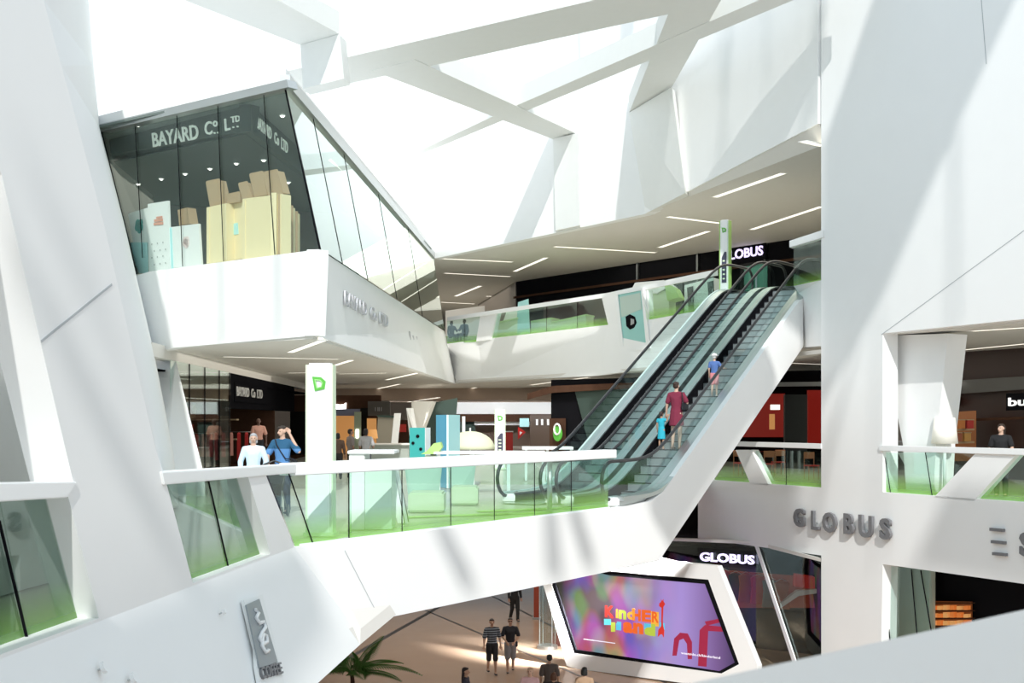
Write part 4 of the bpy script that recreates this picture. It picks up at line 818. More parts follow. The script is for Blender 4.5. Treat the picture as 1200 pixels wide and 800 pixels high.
r = root_of('gallery_kiosk', fp(770, 350, 3), 'white-roofed kiosk with green flank on the upper gallery by the escalators', 'kiosk')
obj('roof', poly([fp(738, 342, 2.5), fp(744, 331, 2.5), fp(778, 328, 2.5), fp(786, 334, 2.5), fp(770, 344, 2.5)], (.5, 1.4, 0)), M['white2'], r, bevel=.02); obj('flank', poly([fp(778, 331, 2.4), fp(790, 336, 2.4), fp(796, 348, 2.4), fp(782, 352, 2.4)], (.4, 1.2, 0)), M['green'], r); obj('body', poly([fp(752, 343, 2.7), fp(784, 340, 2.7), fp(784, 376, 2.7), fp(752, 382, 2.7)], (.4, 1.0, 0)), M['palegreen'], r)
r = root_of('cabinet', fp(818, 350, 2), 'white upper gallery cabinet with two dark panels near the pylon', 'cabinet'); obj('body', poly([fp(802, 334, 2.2), fp(836, 325, 2.2), fp(838, 362, 2.2), fp(802, 372, 2.2)], (.4, .7, 0)), M['white2'], r, bevel=.01)
for x in (805, 829):
    dr = obj('door', poly([fp(x, 337-(x-805)*.27, 2.12), fp(x+7, 335-(x-805)*.27, 2.12), fp(x+8, 365-(x-805)*.3, 2.12), fp(x+2, 367-(x-805)*.3, 2.12)], (.02, .05, 0)), M['dark'], r); obj('handle', tube([fp(x+6, 345-(x-805)*.27, 2.05), fp(x+6, 354-(x-805)*.27, 2.05)], .02, 6), M['steel'], dr)
# glassy doors behind the escalator top
dg = sheet([W(872, 312, 48), W(900, 307, 48), W(900, 345, 48), W(872, 345, 48)], (0, .1, 0), mat('door_green', (.13, .34, .26), .25), 'door_1')
obj('door_handle', tube([W(886, 322, 47.9), W(886, 345, 47.9)], .04, 8), M['steel'], dg)
obj('door_frame', poly([[W(868, 309, 47.9), W(903, 304, 47.9), W(903, 348, 47.9), W(868, 348, 47.9)], [W(872, 312, 47.9), W(900, 307, 47.9), W(900, 344, 47.9), W(872, 345, 47.9)]], (0, .15, 0)), M['dark'], dg)

# ================================================================== WING LAMP
lb = fl(1107, 33.9)-Vector((.0, 0, 0)); r = root_of('floor_lamp', lb, 'white floor lamp with big cream drum shade at the wing balustrade', 'floor lamp')
zt = lambda y: W(0, y, lb.y).z
obj('base', lathe([(.2, 0), (.2, .03), (.03, .05)], lb), M['white2'], r); obj('pole', tube([lb, Vector((lb.x, lb.y, zt(505)))], .045, 10), M['white2'], r, smooth=True)
sh = [(.33, zt(519)), (.30, zt(517)), (.36, zt(519.5)), (.27, zt(489)), (.255, zt(489))]
obj('lamp_shade', lathe([(.345, zt(519.5)), (.265, zt(489)), (.255, zt(489.2)), (.335, zt(519.4))], Vector((lb.x, lb.y, 0)), 28), M['lampshade'], r, smooth=True)
obj('bulb', lathe([(.02, zt(508)), (.05, zt(504)), (.02, zt(500))], Vector((lb.x, lb.y, 0)), 12), M['lampshade'], r)

# ================================================================== GROUND FLOOR : store, screen, palm
GS = Plane(W(770, 640, 42.3), W(886, 640, 39.7)); GS2 = Plane(W(886, 640, 39.7), W(975, 640, 36.2))
st = nb()
gz_ = lambda pl, px, z, off=0: (lambda v: Vector((v.x, v.y, z)))(pl.px(px, 640, off))
GI = Plane(W(760, 640, 47), W(975, 640, 43))
sheet([gz_(GI, 760, -6), gz_(GI, 985, -6), gz_(GI, 985, -2), gz_(GI, 760, -2)], (0, .2, 0), M['black'], 'wall_ground_store')
w6 = struct('window_6', poly([GS.px(765, 628), gz_(GS, 886, -1.95), gz_(GS, 886, -6), gz_(GS, 765, -6)], (0, .02, 0)), M['glass_dark'])
w7 = struct('window_7', poly([gz_(GS2, 886, -1.95), gz_(GS2, 962, -1.95), gz_(GS2, 962, -6), gz_(GS2, 886, -6)], (0, .02, 0)), M['glass_dark'])
obj('mullion', poly(P(GS2, [(884, 633), (887, 633), (934, 775), (930, 775)], .03), GS2.n*.05), M['white2'], w7)
sheet([GS.px(770, 630, .06), GS.px(888, 634, .06), GS.px(888, 637.5, .06), GS.px(770, 633, .06)], (0, .3, 0), M['soffit'], 'trim_store_head'); sheet([GS2.px(885, 634, .06), GS2.px(962, 654, .06), GS2.px(962, 658, .06), GS2.px(885, 638, .06)], (0, .3, 0), M['soffit'], 'trim_store_head')
sheet(P(GS, [(775, 639), (886, 641), (890, 662), (775, 660)], -.5), (0, .2, 0), M['black'], 'wall_store_header')
lit_sign('GLOBUS', GS, (820.5, 657), (884.5, 661.5), (820.5, 646.5), 'lavender lit lettering on the dark ground-floor store above the video screen', mat('lit_letters_low', (.8, .75, .95), .5, emit=(.75, .68, 1), es=1.1), .05, .03)
GW = Plane(W(760, 640, 46), W(975, 640, 42))
for pts, m, nm in (([(838, 667), (950, 676), (955, 712), (850, 712)], mat('store_rust', (.16, .035, .02), .6, emit=(1, .15, .06), es=.06), 'wall_store_back'),): sheet(P(GW, pts), (0, .1, 0), m, nm)
gar = [M['red'], gcols[2], gcols[1], gcols[4]]
for i, (x, y, m, lab) in enumerate(((848, 668, 0, 'bright red, first beside the screen housing'), (862, 671, 2, 'black, second from the screen housing'), (874, 672, 1, 'rust, in the middle of the rail'), (888, 674, 0, 'bright red, behind the slanted mullion'), (902, 678, 3, 'grey, just past the slanted mullion'), (916, 680, 1, 'rust, next to the red sale block'))):
    p = GW.px(x, y, .3); r = root_of('hanging_garment', p, f'{lab.split(",")[0]} garment hanging in the ground-floor store,{lab.split(",")[1]}', 'garment', 'garments hanging in the ground store')
    g = nb(); rings = []
    for wx, dz, dy in ((.05, 0, .03), (.24, -.08, .06), (.2, -.4, .08), (.25, -.95, .09)): rings.append([g.verts.new(p+Vector((a*wx, b*dy, dz))) for a, b in ((-1, -1), (1, -1), (1, 1), (-1, 1))])
    for A_, B_ in zip(rings, rings[1:]):
        for k in range(4): g.faces.new([A_[k], A_[(k+1) % 4], B_[(k+1) % 4], B_[k]])
    g.faces.new(rings[0]); g.faces.new(rings[-1][::-1]); obj('garment_body', g, gar[m], r, bevel=0); obj('hanger', tube([p+Vector((-.18, 0, -.02)), p+Vector((0, 0, .06)), p+Vector((.18, 0, -.02))], .01, 5), M['steel'], r)
r = root_of('sale_block', GW.px(942, 690, .4), 'red glowing block in the ground-floor store beside the tall pillar', 'display'); obj('block', poly(P(GW, [(933, 673), (955, 676), (955, 690), (932, 687)], .4), (0, .4, 0)), M['redlit'], r); obj('pale_ledge', poly(P(GW, [(915, 707), (935, 692), (957, 690), (957, 695), (936, 698), (914, 713)], .5), (0, .3, 0)), M['soffit'], r)
# video screen housing
SC = Plane(W(672, 765, 41), W(865, 793, 37.2))
sh_o = P(SC, [(637, 686), (652, 640), (715, 640), (788, 658), (841, 663), (888, 780), (888, 800), (800, 800), (676, 800), (664, 780)])
sh_i = P(SC, [(646, 685), (660, 660), (714, 669), (830, 679), (866, 778), (845, 789), (672, 765)])
hz = [Vector(p) for p in sh_o]
for p in hz: p.z = max(p.z, -6)
r = root_of('video_wall', Vector((SC.px(760, 740).x, SC.px(760, 740).y, -6)), 'big slanted video wall in white faceted housing showing a colourful children logo', 'video screen')
obj('housing', poly([hz, sh_i], -SC.n*.25), M['white2'], r)
obj('bezel', poly([P(SC, [(645, 683), (660, 658), (714, 668), (830, 678), (867, 779), (846, 791), (671, 766)], -.03), P(SC, [(650, 683), (664, 662), (716, 674.5), (826, 684), (861, 776), (842, 786.5), (675, 761)], -.03)], -SC.n*.2), M['black'], r)
def screen_mat():
    m = bpy.data.materials.new('screen_picture'); m.use_nodes = True; nt = m.node_tree; N = nt.nodes.new; L = nt.links.new; b = nt.nodes['Principled BSDF']
    tc = N('ShaderNodeTexCoord'); mp = N('ShaderNodeMapping'); mp.inputs['Scale'].default_value = (1, 1, 1); L(tc.outputs['Generated'], mp.inputs[0])
    sx = N('ShaderNodeSeparateXYZ'); L(mp.outputs[0], sx.inputs[0])
    n1 = N('ShaderNodeTexNoise'); n1.inputs['Scale'].default_value = 2.6; n1.inputs['Detail'].default_value = .6; m2 = N('ShaderNodeMapping'); m2.inputs['Scale'].default_value = (3.4, 0.0, .9); L(tc.outputs['Generated'], m2.inputs[0]); L(m2.outputs[0], n1.inputs['Vector'])
    r1 = N('ShaderNodeValToRGB'); e = r1.color_ramp.elements; e[0].position = .28; e[0].color = (.03, .09, .05, 1); e[1].position = .75; e[1].color = (.50, .30, .40, 1)
    for p_, c_ in ((.40, (.22, .28, .16, 1)), (.46, (.16, .14, .42, 1)), (.52, (.50, .16, .20, 1)), (.58, (.30, .10, .06, 1)), (.66, (.42, .26, .50, 1))): q_ = r1.color_ramp.elements.new(p_); q_.color = c_
    va = N('ShaderNodeVectorMath'); va.operation = 'MULTIPLY_ADD'; va.inputs[1].default_value = (2.0, 1.6, 1.9); va.inputs[2].default_value = (-.74, -.66, -.72); L(n1.outputs['Color'], va.inputs[0]); vc = N('ShaderNodeVectorMath'); vc.operation = 'MAXIMUM'; vc.inputs[1].default_value = (.07, .045, .04); L(va.outputs[0], vc.inputs[0]); vd = N('ShaderNodeVectorMath'); vd.operation = 'MINIMUM'; vd.inputs[1].default_value = (.42, .25, .42); L(vc.outputs[0], vd.inputs[0]); L(n1.outputs['Fac'], r1.inputs[0])
    r2 = N('ShaderNodeValToRGB'); e = r2.color_ramp.elements; e[0].position = .0; e[0].color = (.02, .018, .012, 1); e[1].position = 1; e[1].color = (.05, .03, .10, 1)
    for p_, c_ in ((.08, (.03, .026, .015, 1)), (.15, (.28, .12, .10, 1)), (.5, (.38, .27, .56, 1)), (.72, (.36, .25, .60, 1)), (.9, (.17, .09, .26, 1))): q_ = r2.color_ramp.elements.new(p_); q_.color = c_
    L(sx.outputs['X'], r2.inputs[0])
    mr = N('ShaderNodeValToRGB'); e = mr.color_ramp.elements; e[0].position = .05; e[0].color = (0, 0, 0, 1); e[1].position = .75; e[1].color = (0, 0, 0, 1)
    for p_, c_ in ((.14, .75), (.45, .75), (.62, .15)): q_ = mr.color_ramp.elements.new(p_); q_.color = (c_, c_, c_, 1)
    L(sx.outputs['X'], mr.inputs[0])
    mx = N('ShaderNodeMix'); mx.data_type = 'RGBA'; L(mr.outputs[0], mx.inputs['Factor']); L(r2.outputs[0], mx.inputs['A']); L(vd.outputs[0], mx.inputs['B'])
    b.inputs['Base Color'].default_value = (.01, .01, .01, 1); b.inputs['Roughness'].default_value = .4
    L(mx.outputs['Result'], b.inputs['Emission Color']); b.inputs['Emission Strength'].default_value = 1.0
    return m
disp = obj('display', poly(P(SC, [(648, 683), (662, 660), (716, 672), (828, 682), (863, 777), (843, 788), (673, 763)], -.1), -SC.n*.02), screen_mat(), r)
def em(name, c): return mat('screen_'+name, [x*.3 for x in c], .5, emit=c, es=.9)
SM = dict(red=em('red', (.60, .03, .02)), orange=em('orange', (.80, .13, .02)), yellow=em('yellow', (.85, .42, .05)), lime=em('lime', (.45, .55, .06)), cyan=em('cyan', (.10, .50, .70)), white=em('white', (.8, .75, .85)), dred=em('dred', (.30, .015, .05)))
def tile(x0, y0, x1, y1, m, sk=0): obj('picture_tile', poly(P(SC, [(x0, y0), (x1, y0+sk), (x1, y1+sk), (x0, y1)], -.085), SC.n*.005), SM[m], disp)
tile(708, 725, 716, 732, 'cyan'); tile(716, 729, 721, 740, 'lime'); tile(722, 730, 728, 738, 'cyan'); tile(755, 730, 763, 737, 'cyan', 1); tile(756, 737, 768, 743, 'lime', 1); tile(763, 716, 772, 733, 'yellow', 1); tile(773, 729, 779, 737, 'cyan', 1)
def stext(s, x0, x1, yb, yt, m, bold=.03): obj('picture_letter', text_px(s, SC, x0, yb, x1, yb+(x1-x0)*.10, x0, yt, -.078, bold, .004), SM[m], disp)
stext('K', 709, 720, 723, 709, 'red', .05); stext('i', 721.5, 724.5, 724, 713, 'yellow', .04); stext('n', 725, 734, 725, 714, 'lime', .05); stext('d', 735, 744, 725.5, 712, 'yellow', .05); stext('H', 741, 751, 727, 713, 'orange', .06); stext('E', 752, 763, 728, 714, 'orange', .05); stext('R', 764, 772, 729, 716, 'orange', .03)
stext('l', 723, 728, 738, 728, 'cyan', .05); stext('a', 730, 742, 741, 728, 'orange', .06); stext('n', 742, 754, 742, 729, 'orange', .06); stext('d', 755, 768, 744, 730, 'lime', .05)
gir = [(771, 746), (771.5, 738), (775, 733), (775.3, 712), (772.5, 710), (772.5, 707), (775, 704.5), (774.5, 701.5), (776, 704), (777.5, 701.5), (777.6, 704.5), (779.5, 707.5), (777.5, 711), (776.8, 726), (777.2, 733), (778.5, 738), (778, 747), (776, 743), (774, 743)]
obj('picture_figure', poly(P(SC, gir, -.078), SC.n*.006), SM['red'], disp)
obj('picture_caption', poly(P(SC, [(684, 748), (721, 753), (721, 754), (684, 749)], -.085), SC.n*.004), SM['white'], disp); obj('picture_caption', text_px('westside.ch/kinderland', SC, 798, 766, 844, 772, 798, 763.2, -.08, .02, .003), SM['white'], disp)
for pts in ([(788, 768), (790, 748), (797, 741), (806, 742), (811, 752), (811, 772), (806, 772), (805, 754), (801, 748), (796, 750), (793, 768)], [(818, 780), (820, 738), (826, 732), (846, 734), (847, 740), (830, 739), (828, 781)], [(826, 728), (846, 724), (848, 728), (828, 733)]): obj('picture_blur_shape', poly(P(SC, pts, -.085), SC.n*.004), SM['dred'], disp)
# glass cylinder and red wall by the screen
sheet([W(628, 692, 52), W(634, 692, 52), W(634, 760, 46), W(628, 752, 48)], (0, .2, 0), M['red'], 'wall_ground_red_panel') if False else None
r = root_of('banner_stand', fl(629, 51, -6), 'tall rust red banner on the ground floor beside the glass shaft', 'banner'); obj('banner', block(625.5, 632.5, 51, -5.95, -3.2, .1), mat('rust_banner', (.33, .05, .02), .6), r); obj('base', block(624, 634, 50.9, -6, -5.93, .4), M['grey'], r)
r = root_of('glass_shaft', fl(641, 44.5, -6), 'round glass shaft on the ground floor beside the video wall', 'glass shaft'); q0 = fl(641.5, 44.5, -6)
obj('glass_cylinder', add_lathe(nb(), [(.30, .0), (.30, 3.8)], q0, 20), M['glass_dark'], r)
for k in range(4): a = k*math.pi/2+.5; obj('steel_post', tube([q0+Vector((.31*math.cos(a), .31*math.sin(a), 0)), q0+Vector((.31*math.cos(a), .31*math.sin(a), 3.8))], .02, 6), M['steel'], r)
obj('base_ring', lathe([(.36, 0), (.36, .12), (.2, .14)], q0), M['steel'], r)
sheet([W(648, 742, 45), W(675, 742, 45), W(668, 765, 45), W(648, 758, 45)], (0, .3, 0), mat('ground_red_brown', (.16, .06, .045), .5), 'wall_ground_panel')
# shop under the wing
uw_ = lambda px, z, off: (lambda v: Vector((v.x, v.y, z)))(RW.px(px, 640, off))
sheet([uw_(1018, -1.97, -1.6), uw_(1089, -1.97, -1.6), uw_(1089, -6, -1.6), uw_(1018, -6, -1.6)], (.2, .1, 0), mat('pale_store_wall', (.50, .58, .50), .5), 'wall_under_wing')
w8 = struct('window_8', poly(P(RW, [(1030, 662), (1090, 668), (1096, 770), (1024, 770)], -.3), -RW.n*.02), M['glass'])
for a, b in (((1034, 664), (1044, 760)), ((1068, 667), (1076, 760)), ((1079, 668), (1095, 760))): obj('glazing_joint', tube([RW.px(*a, -.28), RW.px(*b, -.28)], .018, 6), M['black'], w8)
sheet([RW.px(1089, 668, -2.2), RW.px(1260, 690, -2.2), RW.px(1260, 790, -2.2), RW.px(1089, 790, -2.2)], -RW.n*.2, M['black'], 'wall_under_wing_shop')
r = root_of('shop_shelf', RW.px(1110, 725, -1.9), 'glowing orange stocked shelf in the dark shop under the wing', 'shelf')
om = mat('lit_orange_goods', (.5, .16, .04), .6, emit=(1, .26, .05), es=.35)
obj('back_panel', poly(P(RW, [(1090, 704), (1138, 705), (1138, 735), (1088, 735)], -2.1), -RW.n*.05), mat('shelf_back_brown', (.14, .05, .02), .5, emit=(1, .25, .05), es=.07), r)
for y in (706, 715, 724, 733): obj('shelf_board', poly(P(RW, [(1089, y), (1138, y), (1138, y+1.2), (1089, y+1.2)], -1.95), -RW.n*.15), M['brown'], r)
k = 0
for y in (714.5, 723.5, 732.5):
    for x in (1091, 1098, 1105, 1113, 1121, 1129):
        wx = random.uniform(4, 6); hh = random.uniform(4, 6.5); b_ = P(RW, [(x, y), (x+wx, y), (x+wx, y-hh), (x, y-hh)], -1.88)
        rr = root_of('stocked_box', b_[0], 'small orange-lit goods box on the shelf under the wing', 'box', 'orange-lit goods under the wing'); obj('carton', poly(b_, -RW.n*.12), om if random.random() < .6 else M['warm'], rr)
# palm
pb = W(412, 796, 35); pb.z = -6
r = root_of('potted_palm', pb, 'feathery green palm in a dark pot on the ground floor under the bridge corner', 'plant')
obj('pot', lathe([(.24, 0), (.32, .5), (.34, .52), (.30, .5), (.28, .46)], pb), M['dark'], r, smooth=False)
obj('trunk', tube([pb+Vector((0, 0, .4)), pb+Vector((.03, 0, .8)), pb+Vector((0, .02, 1.05))], [.07, .06, .05], 8), M['brown'], r)
pm1 = mat('palm_green', (.085, .24, .04), .5, noise=.3)
for k in range(14):
    a = k*2.399; e = 1.15-.055*k; L_ = 1.35+.25*math.sin(k*1.7); bm = nb(); pts = []
    if k == 3: a = -.05; e = .55; L_ = 1.9
    if k == 5: a = .5; e = 1.1; L_ = 1.5
    o = pb+Vector((0, 0, 1.05)); d = Vector((math.cos(a), math.sin(a), 0))
    for i in range(15):
        t = i/14; h = math.sin(e)*L_*t - .55*L_*t*t*(1.0 if e < 1 else .5); pts.append(o+d*(math.cos(e)*L_*t+.15*t*t*L_)+Vector((0, 0, h)))
    add_tube(bm, pts, [.014-.010*i/14 for i in range(15)], 5)
    sd_ = Vector((-d.y, d.x, 0))
    for i in range(2, 15):
        for s_ in (-1, 1):
            for q_ in (0, .5):
                if i == 14 and q_: continue
                p = pts[i].lerp(pts[min(14, i+1)], q_); t = (i+q_)/14; l = (.34*math.sin(math.pi*min(1, .15+.85*t))+.06); tip = p+sd_*s_*l*.85+d*l*.55-Vector((0, 0, l*.28)); md_ = (p+tip)/2+Vector((0, 0, .02)); w_ = d*.030
                v = [bm.verts.new(x) for x in (p, md_+w_, tip, md_-w_)]; bm.faces.new(v)
    obj('frond', bm, pm1, r)
# ================================================================== PEOPLE
V3 = Vector
def ell(bm, c, r, n=2):
    ret = bmesh.ops.create_icosphere(bm, subdivisions=n, radius=1); c = V3(c)
    r = (r, r, r) if isinstance(r, (int, float)) else r
    for v in ret['verts']: v.co = V3((v.co.x*r[0], v.co.y*r[1], v.co.z*r[2]))+c
    return ret['verts']
def hull(bm, blobs, n=2):
    t = nb(); 
    for c, r in blobs: ell(t, c, r, n)
    res = bmesh.ops.convex_hull(t, input=t.verts[:]); bmesh.ops.delete(t, geom=list({g for g in res['geom_interior']+res['geom_unused'] if isinstance(g, bmesh.types.BMVert)}), context='VERTS')
    me = bpy.data.meshes.new('h'); t.to_mesh(me); t.free(); bm.from_mesh(me); bpy.data.meshes.remove(me)
def limb(bm, pts, rs):
    for (a, ra), (b, rb) in zip(zip(pts, rs), list(zip(pts, rs))[1:]): hull(bm, [(a, ra), (b, rb)])
def fuse(bm, voxel, it=2):
    me = bpy.data.meshes.new('f'); bm.to_mesh(me); bm.free(); o = bpy.data.objects.new('f', me); COL.objects.link(o)
    m = o.modifiers.new('r', 'REMESH'); m.mode = 'VOXEL'; m.voxel_size = voxel; m.use_smooth_shade = True
    if it: s = o.modifiers.new('s', 'SMOOTH'); s.factor = .5; s.iterations = it
    bpy.context.view_layer.update(); out = bpy.data.meshes.new_from_object(o.evaluated_get(bpy.context.evaluated_depsgraph_get()))
    bpy.data.objects.remove(o); bpy.data.meshes.remove(me)
    return out
def skinm(name, c): return mat(name, c, .55)
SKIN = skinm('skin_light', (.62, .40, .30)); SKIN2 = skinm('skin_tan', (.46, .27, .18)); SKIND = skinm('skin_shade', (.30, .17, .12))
def cloth(name, c): return mat(name, c, .85, noise=.08, nscale=14)
def rot_about(p, c, R): return R @ (p-c)+c
def person(loc, rz, h, label, group=None, skin=SKIN, hair=((.03, .02, .015), 'short'), top=((.5, .5, .5), .35), bottom=('trousers', (.03, .03, .04), 1.0), shoes=(.02, .02, .02), armL=None, armR=None, legL=None, legR=None, headturn=0, headtilt=0, child=False, lean=0, extras=None, name='person', voxel=.011, face=True, stripes=None):
    """faces -Y before rotation; +x is the figure's own left"""
    r = root_of(name, loc, label, 'mannequin' if name == 'mannequin' else 'person', group, rz)
    k = h/1.75
    hs = 1.28 if child else 1.0
    hd = lambda p: V3((0, 0, 1.50))+(V3(p)-V3((0, 0, 1.50)))*hs
    if child: k = h/(1.50+.25*1.28)
    aL = armL or ((.235, .02, 1.15), (.25, -.06, .92)); aR = armR or ((-.235, .02, 1.15), (-.25, -.06, .92))
    lL = legL or ((.095, -.01, .49), (.10, .02, .08)); lR = legR or ((-.095, -.01, .49), (-.10, .02, .08))
    HR = Matrix.Rotation(headturn, 3, 'Z') @ Matrix.Rotation(headtilt, 3, 'X'); hc = V3((0, 0, 1.52))
    H = lambda p: HR @ (hd(p)-hc)+hc
    bm = nb()
    hull(bm, [((0, 0, .96), (.15, .10, .09)), ((0, 0, 1.10), (.128, .088, .08))]); hull(bm, [((0, 0, 1.10), (.128, .088, .08)), ((0, .0, 1.31), (.16, .10, .10))]); hull(bm, [((0, 0, 1.31), (.15, .098, .10)), ((.165, .01, 1.42), .05), ((-.165, .01, 1.42), .05), ((0, .01, 1.46), .06)])
    hull(bm, [((0, .015, 1.44), .055), (H((0, .01, 1.57)), .05)])
    hull(bm, [(H((0, .015, 1.66)), (.074*hs, .09*hs, .088*hs)), (H((0, -.035, 1.588)), (.045*hs, .05*hs, .04*hs))])
    hull(bm, [(H((0, -.088, 1.652)), .010*hs), (H((0, -.108, 1.618)), .014*hs), (H((0, -.08, 1.612)), .016*hs)])
    for s in (-1, 1): ell(bm, H((s*.077, .012, 1.633)), (.012*hs, .022*hs, .030*hs))
    for s, (e, w), (kn, an) in ((1, aL, lL), (-1, aR, lR)):
        e, w, kn, an = V3(e), V3(w), V3(kn), V3(an)
        limb(bm, [V3((s*.18, .01, 1.415)), e, w], [.052, .040, .027])
        d = (w-e).normalized(); side = d.cross(V3((0, 1, 0)) if abs(d.y) < .8 else V3((0, 0, 1))).normalized(); nrm = side.cross(d).normalized()
        thumbside = -side*s if side.dot(V3((1, 0, 0))) != 0 else side
        pe = w+d*.085
        hull(bm, [(w+d*.01, .024), (pe+side*.026, .013), (pe-side*.026, .013)])
        for i, (o_, L_) in enumerate(((-.030, .062), (-.010, .072), (.010, .068), (.030, .052))):
            b0 = pe+side*o_; b1 = b0+d*L_*.55+nrm*(-.006); b2 = b1+d*L_*.42+nrm*(-.022)*(1 if s > 0 else 1)
            limb(bm, [b0, b1, b2], [.0115, .0105, .009])
        t0 = w+d*.03-side*.022; t1 = t0+d*.03-side*.024; limb(bm, [t0, t1, t1+d*.03-side*.006], [.014, .012, .010])
        limb(bm, [V3((s*.088, .0, .93)), kn, kn+(an-kn)*.4+V3((0, .012, 0)), an], [.092, .056, .050, .036])
        hull(bm, [(an+V3((0, .025, -.04)), .032), (an+V3((0, -.09, -.052)), (.036, .05, .024)), (an, .036)])
    me = fuse(bm, voxel); me.transform(Matrix.Scale(k, 4)); obj('body', me, skin, r, world=False)
    # clothing
    tc, sl = top; bt, bc_, bl = bottom
    b = nb(); ov = .016
    if bt != 'dress' or True:
        lo = .93 if bt != 'dress' else .96
        hull(b, [((0, 0, lo+.02), (.155+ov, .10+ov, .05)), ((0, 0, 1.10), (.130+ov, .09+ov, .08))]); hull(b, [((0, 0, 1.10), (.130+ov, .09+ov, .08)), ((0, .0, 1.31), (.162+ov, .102+ov, .10))]); hull(b, [((0, 0, 1.31), (.152+ov, .10+ov, .10)), ((.165, .01, 1.418), .05+ov), ((-.165, .01, 1.418), .05+ov), ((0, .012, 1.445), .055+ov)])
        if sl > 0:
            for s, (e, w) in ((1, aL), (-1, aR)):
                e, w = V3(e), V3(w); S0 = V3((s*.18, .01, 1.415))
                if sl <= .5: limb(b, [S0, S0.lerp(e, sl*2)], [.055+ov, .055+ov*1.1-.008*sl])
                else: limb(b, [S0, e, e.lerp(w, (sl-.5)*2)], [.055+ov, .045+ov, .036+ov*.8])
    if bt == 'dress':
        hull(b, [((0, 0, 1.0), (.155+ov, .105+ov, .05)), ((0, 0, bl), (.19+ov, .15+ov, .015))])
    mt = tc if not isinstance(tc, tuple) else cloth('fabric_top', tc)
    me = fuse(b, voxel*1.1, 2); me.transform(Matrix.Scale(k, 4)); obj('dress' if bt == 'dress' else 'top', me, mt, r, world=False)
    if bt != 'dress':
        b = nb()
        hull(b, [((0, 0, .98), (.152+ov, .102+ov, .05)), ((.075, 0, .88), .09+ov*.6), ((-.075, 0, .88), .09+ov*.6)])
        if bt == 'skirt': hull(b, [((0, 0, .92), (.16+ov, .11+ov, .05)), ((0, 0, bl), (.20+ov, .15+ov, .015))])
        else:
            for s, (kn, an) in ((1, lL), (-1, lR)):
                kn, an = V3(kn), V3(an); h0 = V3((s*.088, 0, .93)); wide = ov*(1.6 if bt == 'shorts' else 1)
                if bl <= .5: limb(b, [h0, h0.lerp(kn, bl*2)], [.094+ov, .07+wide])
                else: limb(b, [h0, kn, kn.lerp(an, (bl-.5)*2)], [.094+ov, .060+wide, .046+wide])
        me = fuse(b, voxel*1.1, 2); me.transform(Matrix.Scale(k, 4)); obj(bt, me, cloth('fabric_bottom', bc_), r, world=False)
    if shoes:
        for s, (kn, an) in ((1, lL), (-1, lR)):
            an = V3(an); b = nb(); hull(b, [(an+V3((0, .03, -.045)), (.042, .045, .034)), (an+V3((0, -.10, -.056)), (.044, .06, .026))])
            for v in b.verts: v.co *= k
            obj('shoe', b, mat('shoe_leather', shoes, .5), r, world=False, smooth=True)
    hcol, hst = hair; b = nb()
    if hst != 'bald':
        hull(b, [(H((0, .03, 1.69)), (.080*hs, .086*hs, .072*hs)), (H((0, .05, 1.64)), (.078*hs, .066*hs, .07*hs)), (H((0, -.04, 1.725)), (.058*hs, .035*hs, .02*hs))])
        if hst == 'long': hull(b, [(H((0, .06, 1.66)), (.078, .05, .06)), ((0, .085, 1.45), (.085, .035, .05)), ((0, .09, 1.30), (.07, .03, .04))])
        if hst == 'bob': hull(b, [(H((0, .05, 1.66)), (.09*hs, .07*hs, .07*hs)), (H((0, .05, 1.56)), (.092*hs, .06*hs, .04*hs))])
        if hst == 'tail': hull(b, [(H((0, .10, 1.68)), .03*hs), (H((0, .12, 1.55)), .025*hs)])
        if hst == 'bun': ell(b, H((0, .10, 1.70)), .042*hs)
        me = fuse(b, .010, 2); me.transform(Matrix.Scale(k, 4)); obj('hair' if hst != 'hat' else 'sun_hat', me, mat('hair', hcol, .6), r, world=False)
    if hst == 'hat':
        me = bpy.data.meshes.new('brim'); bb = lathe([(.15*hs, .0), (.14*hs, .012), (.088*hs, .02), (.08*hs, .07), (.03*hs, .10)], H((0, .015, 1.675)), 18); bb.to_mesh(me); bb.free(); me.transform(Matrix.Scale(k, 4)); obj('hat_brim', me, mat('hat', hcol, .7), r, world=False)
    if face:
        for s in (-1, 1):
            b = nb(); ell(b, H((s*.031, -.076, 1.652))*k, (.011*k*hs, .007*k*hs, .006*k*hs)); obj('eye', b, M['black'], r, world=False, smooth=True)
        b = nb(); ell(b, H((0, -.083, 1.582))*k, (.020*k*hs, .007*k*hs, .004*k*hs)); obj('mouth', b, mat('lip', (.35, .12, .10), .5), r, world=False, smooth=True)
    if extras: extras(r, k, H)
    return r
def strap_bag(cl, bagpos=(-.2, -.03, .95), side=1):
    def f(r, k, H):
        pts = [V3((side*.13, -.05, 1.47)), V3((side*.07, -.125, 1.38)), V3((-side*.02, -.128, 1.24)), V3((-side*.12, -.12, 1.10)), V3(bagpos)+V3((0, 0, .1))]
        back = [V3((side*.13, .09, 1.46)), V3((0, .13, 1.28)), V3((-side*.13, .11, 1.10)), V3(bagpos)+V3((0, .03, .1))]
        obj('bag_strap', tube([p*k for p in [pts[-1]]+pts[-2::-1]+back], .013*k, 6), cl, r, world=False)
        obj('bag', box(V3(bagpos)*k, (.08*k, .20*k, .2*k)), cl, r, world=False, bevel=.02)
    return f
BLK = cloth('bag_black', (.015, .015, .02))
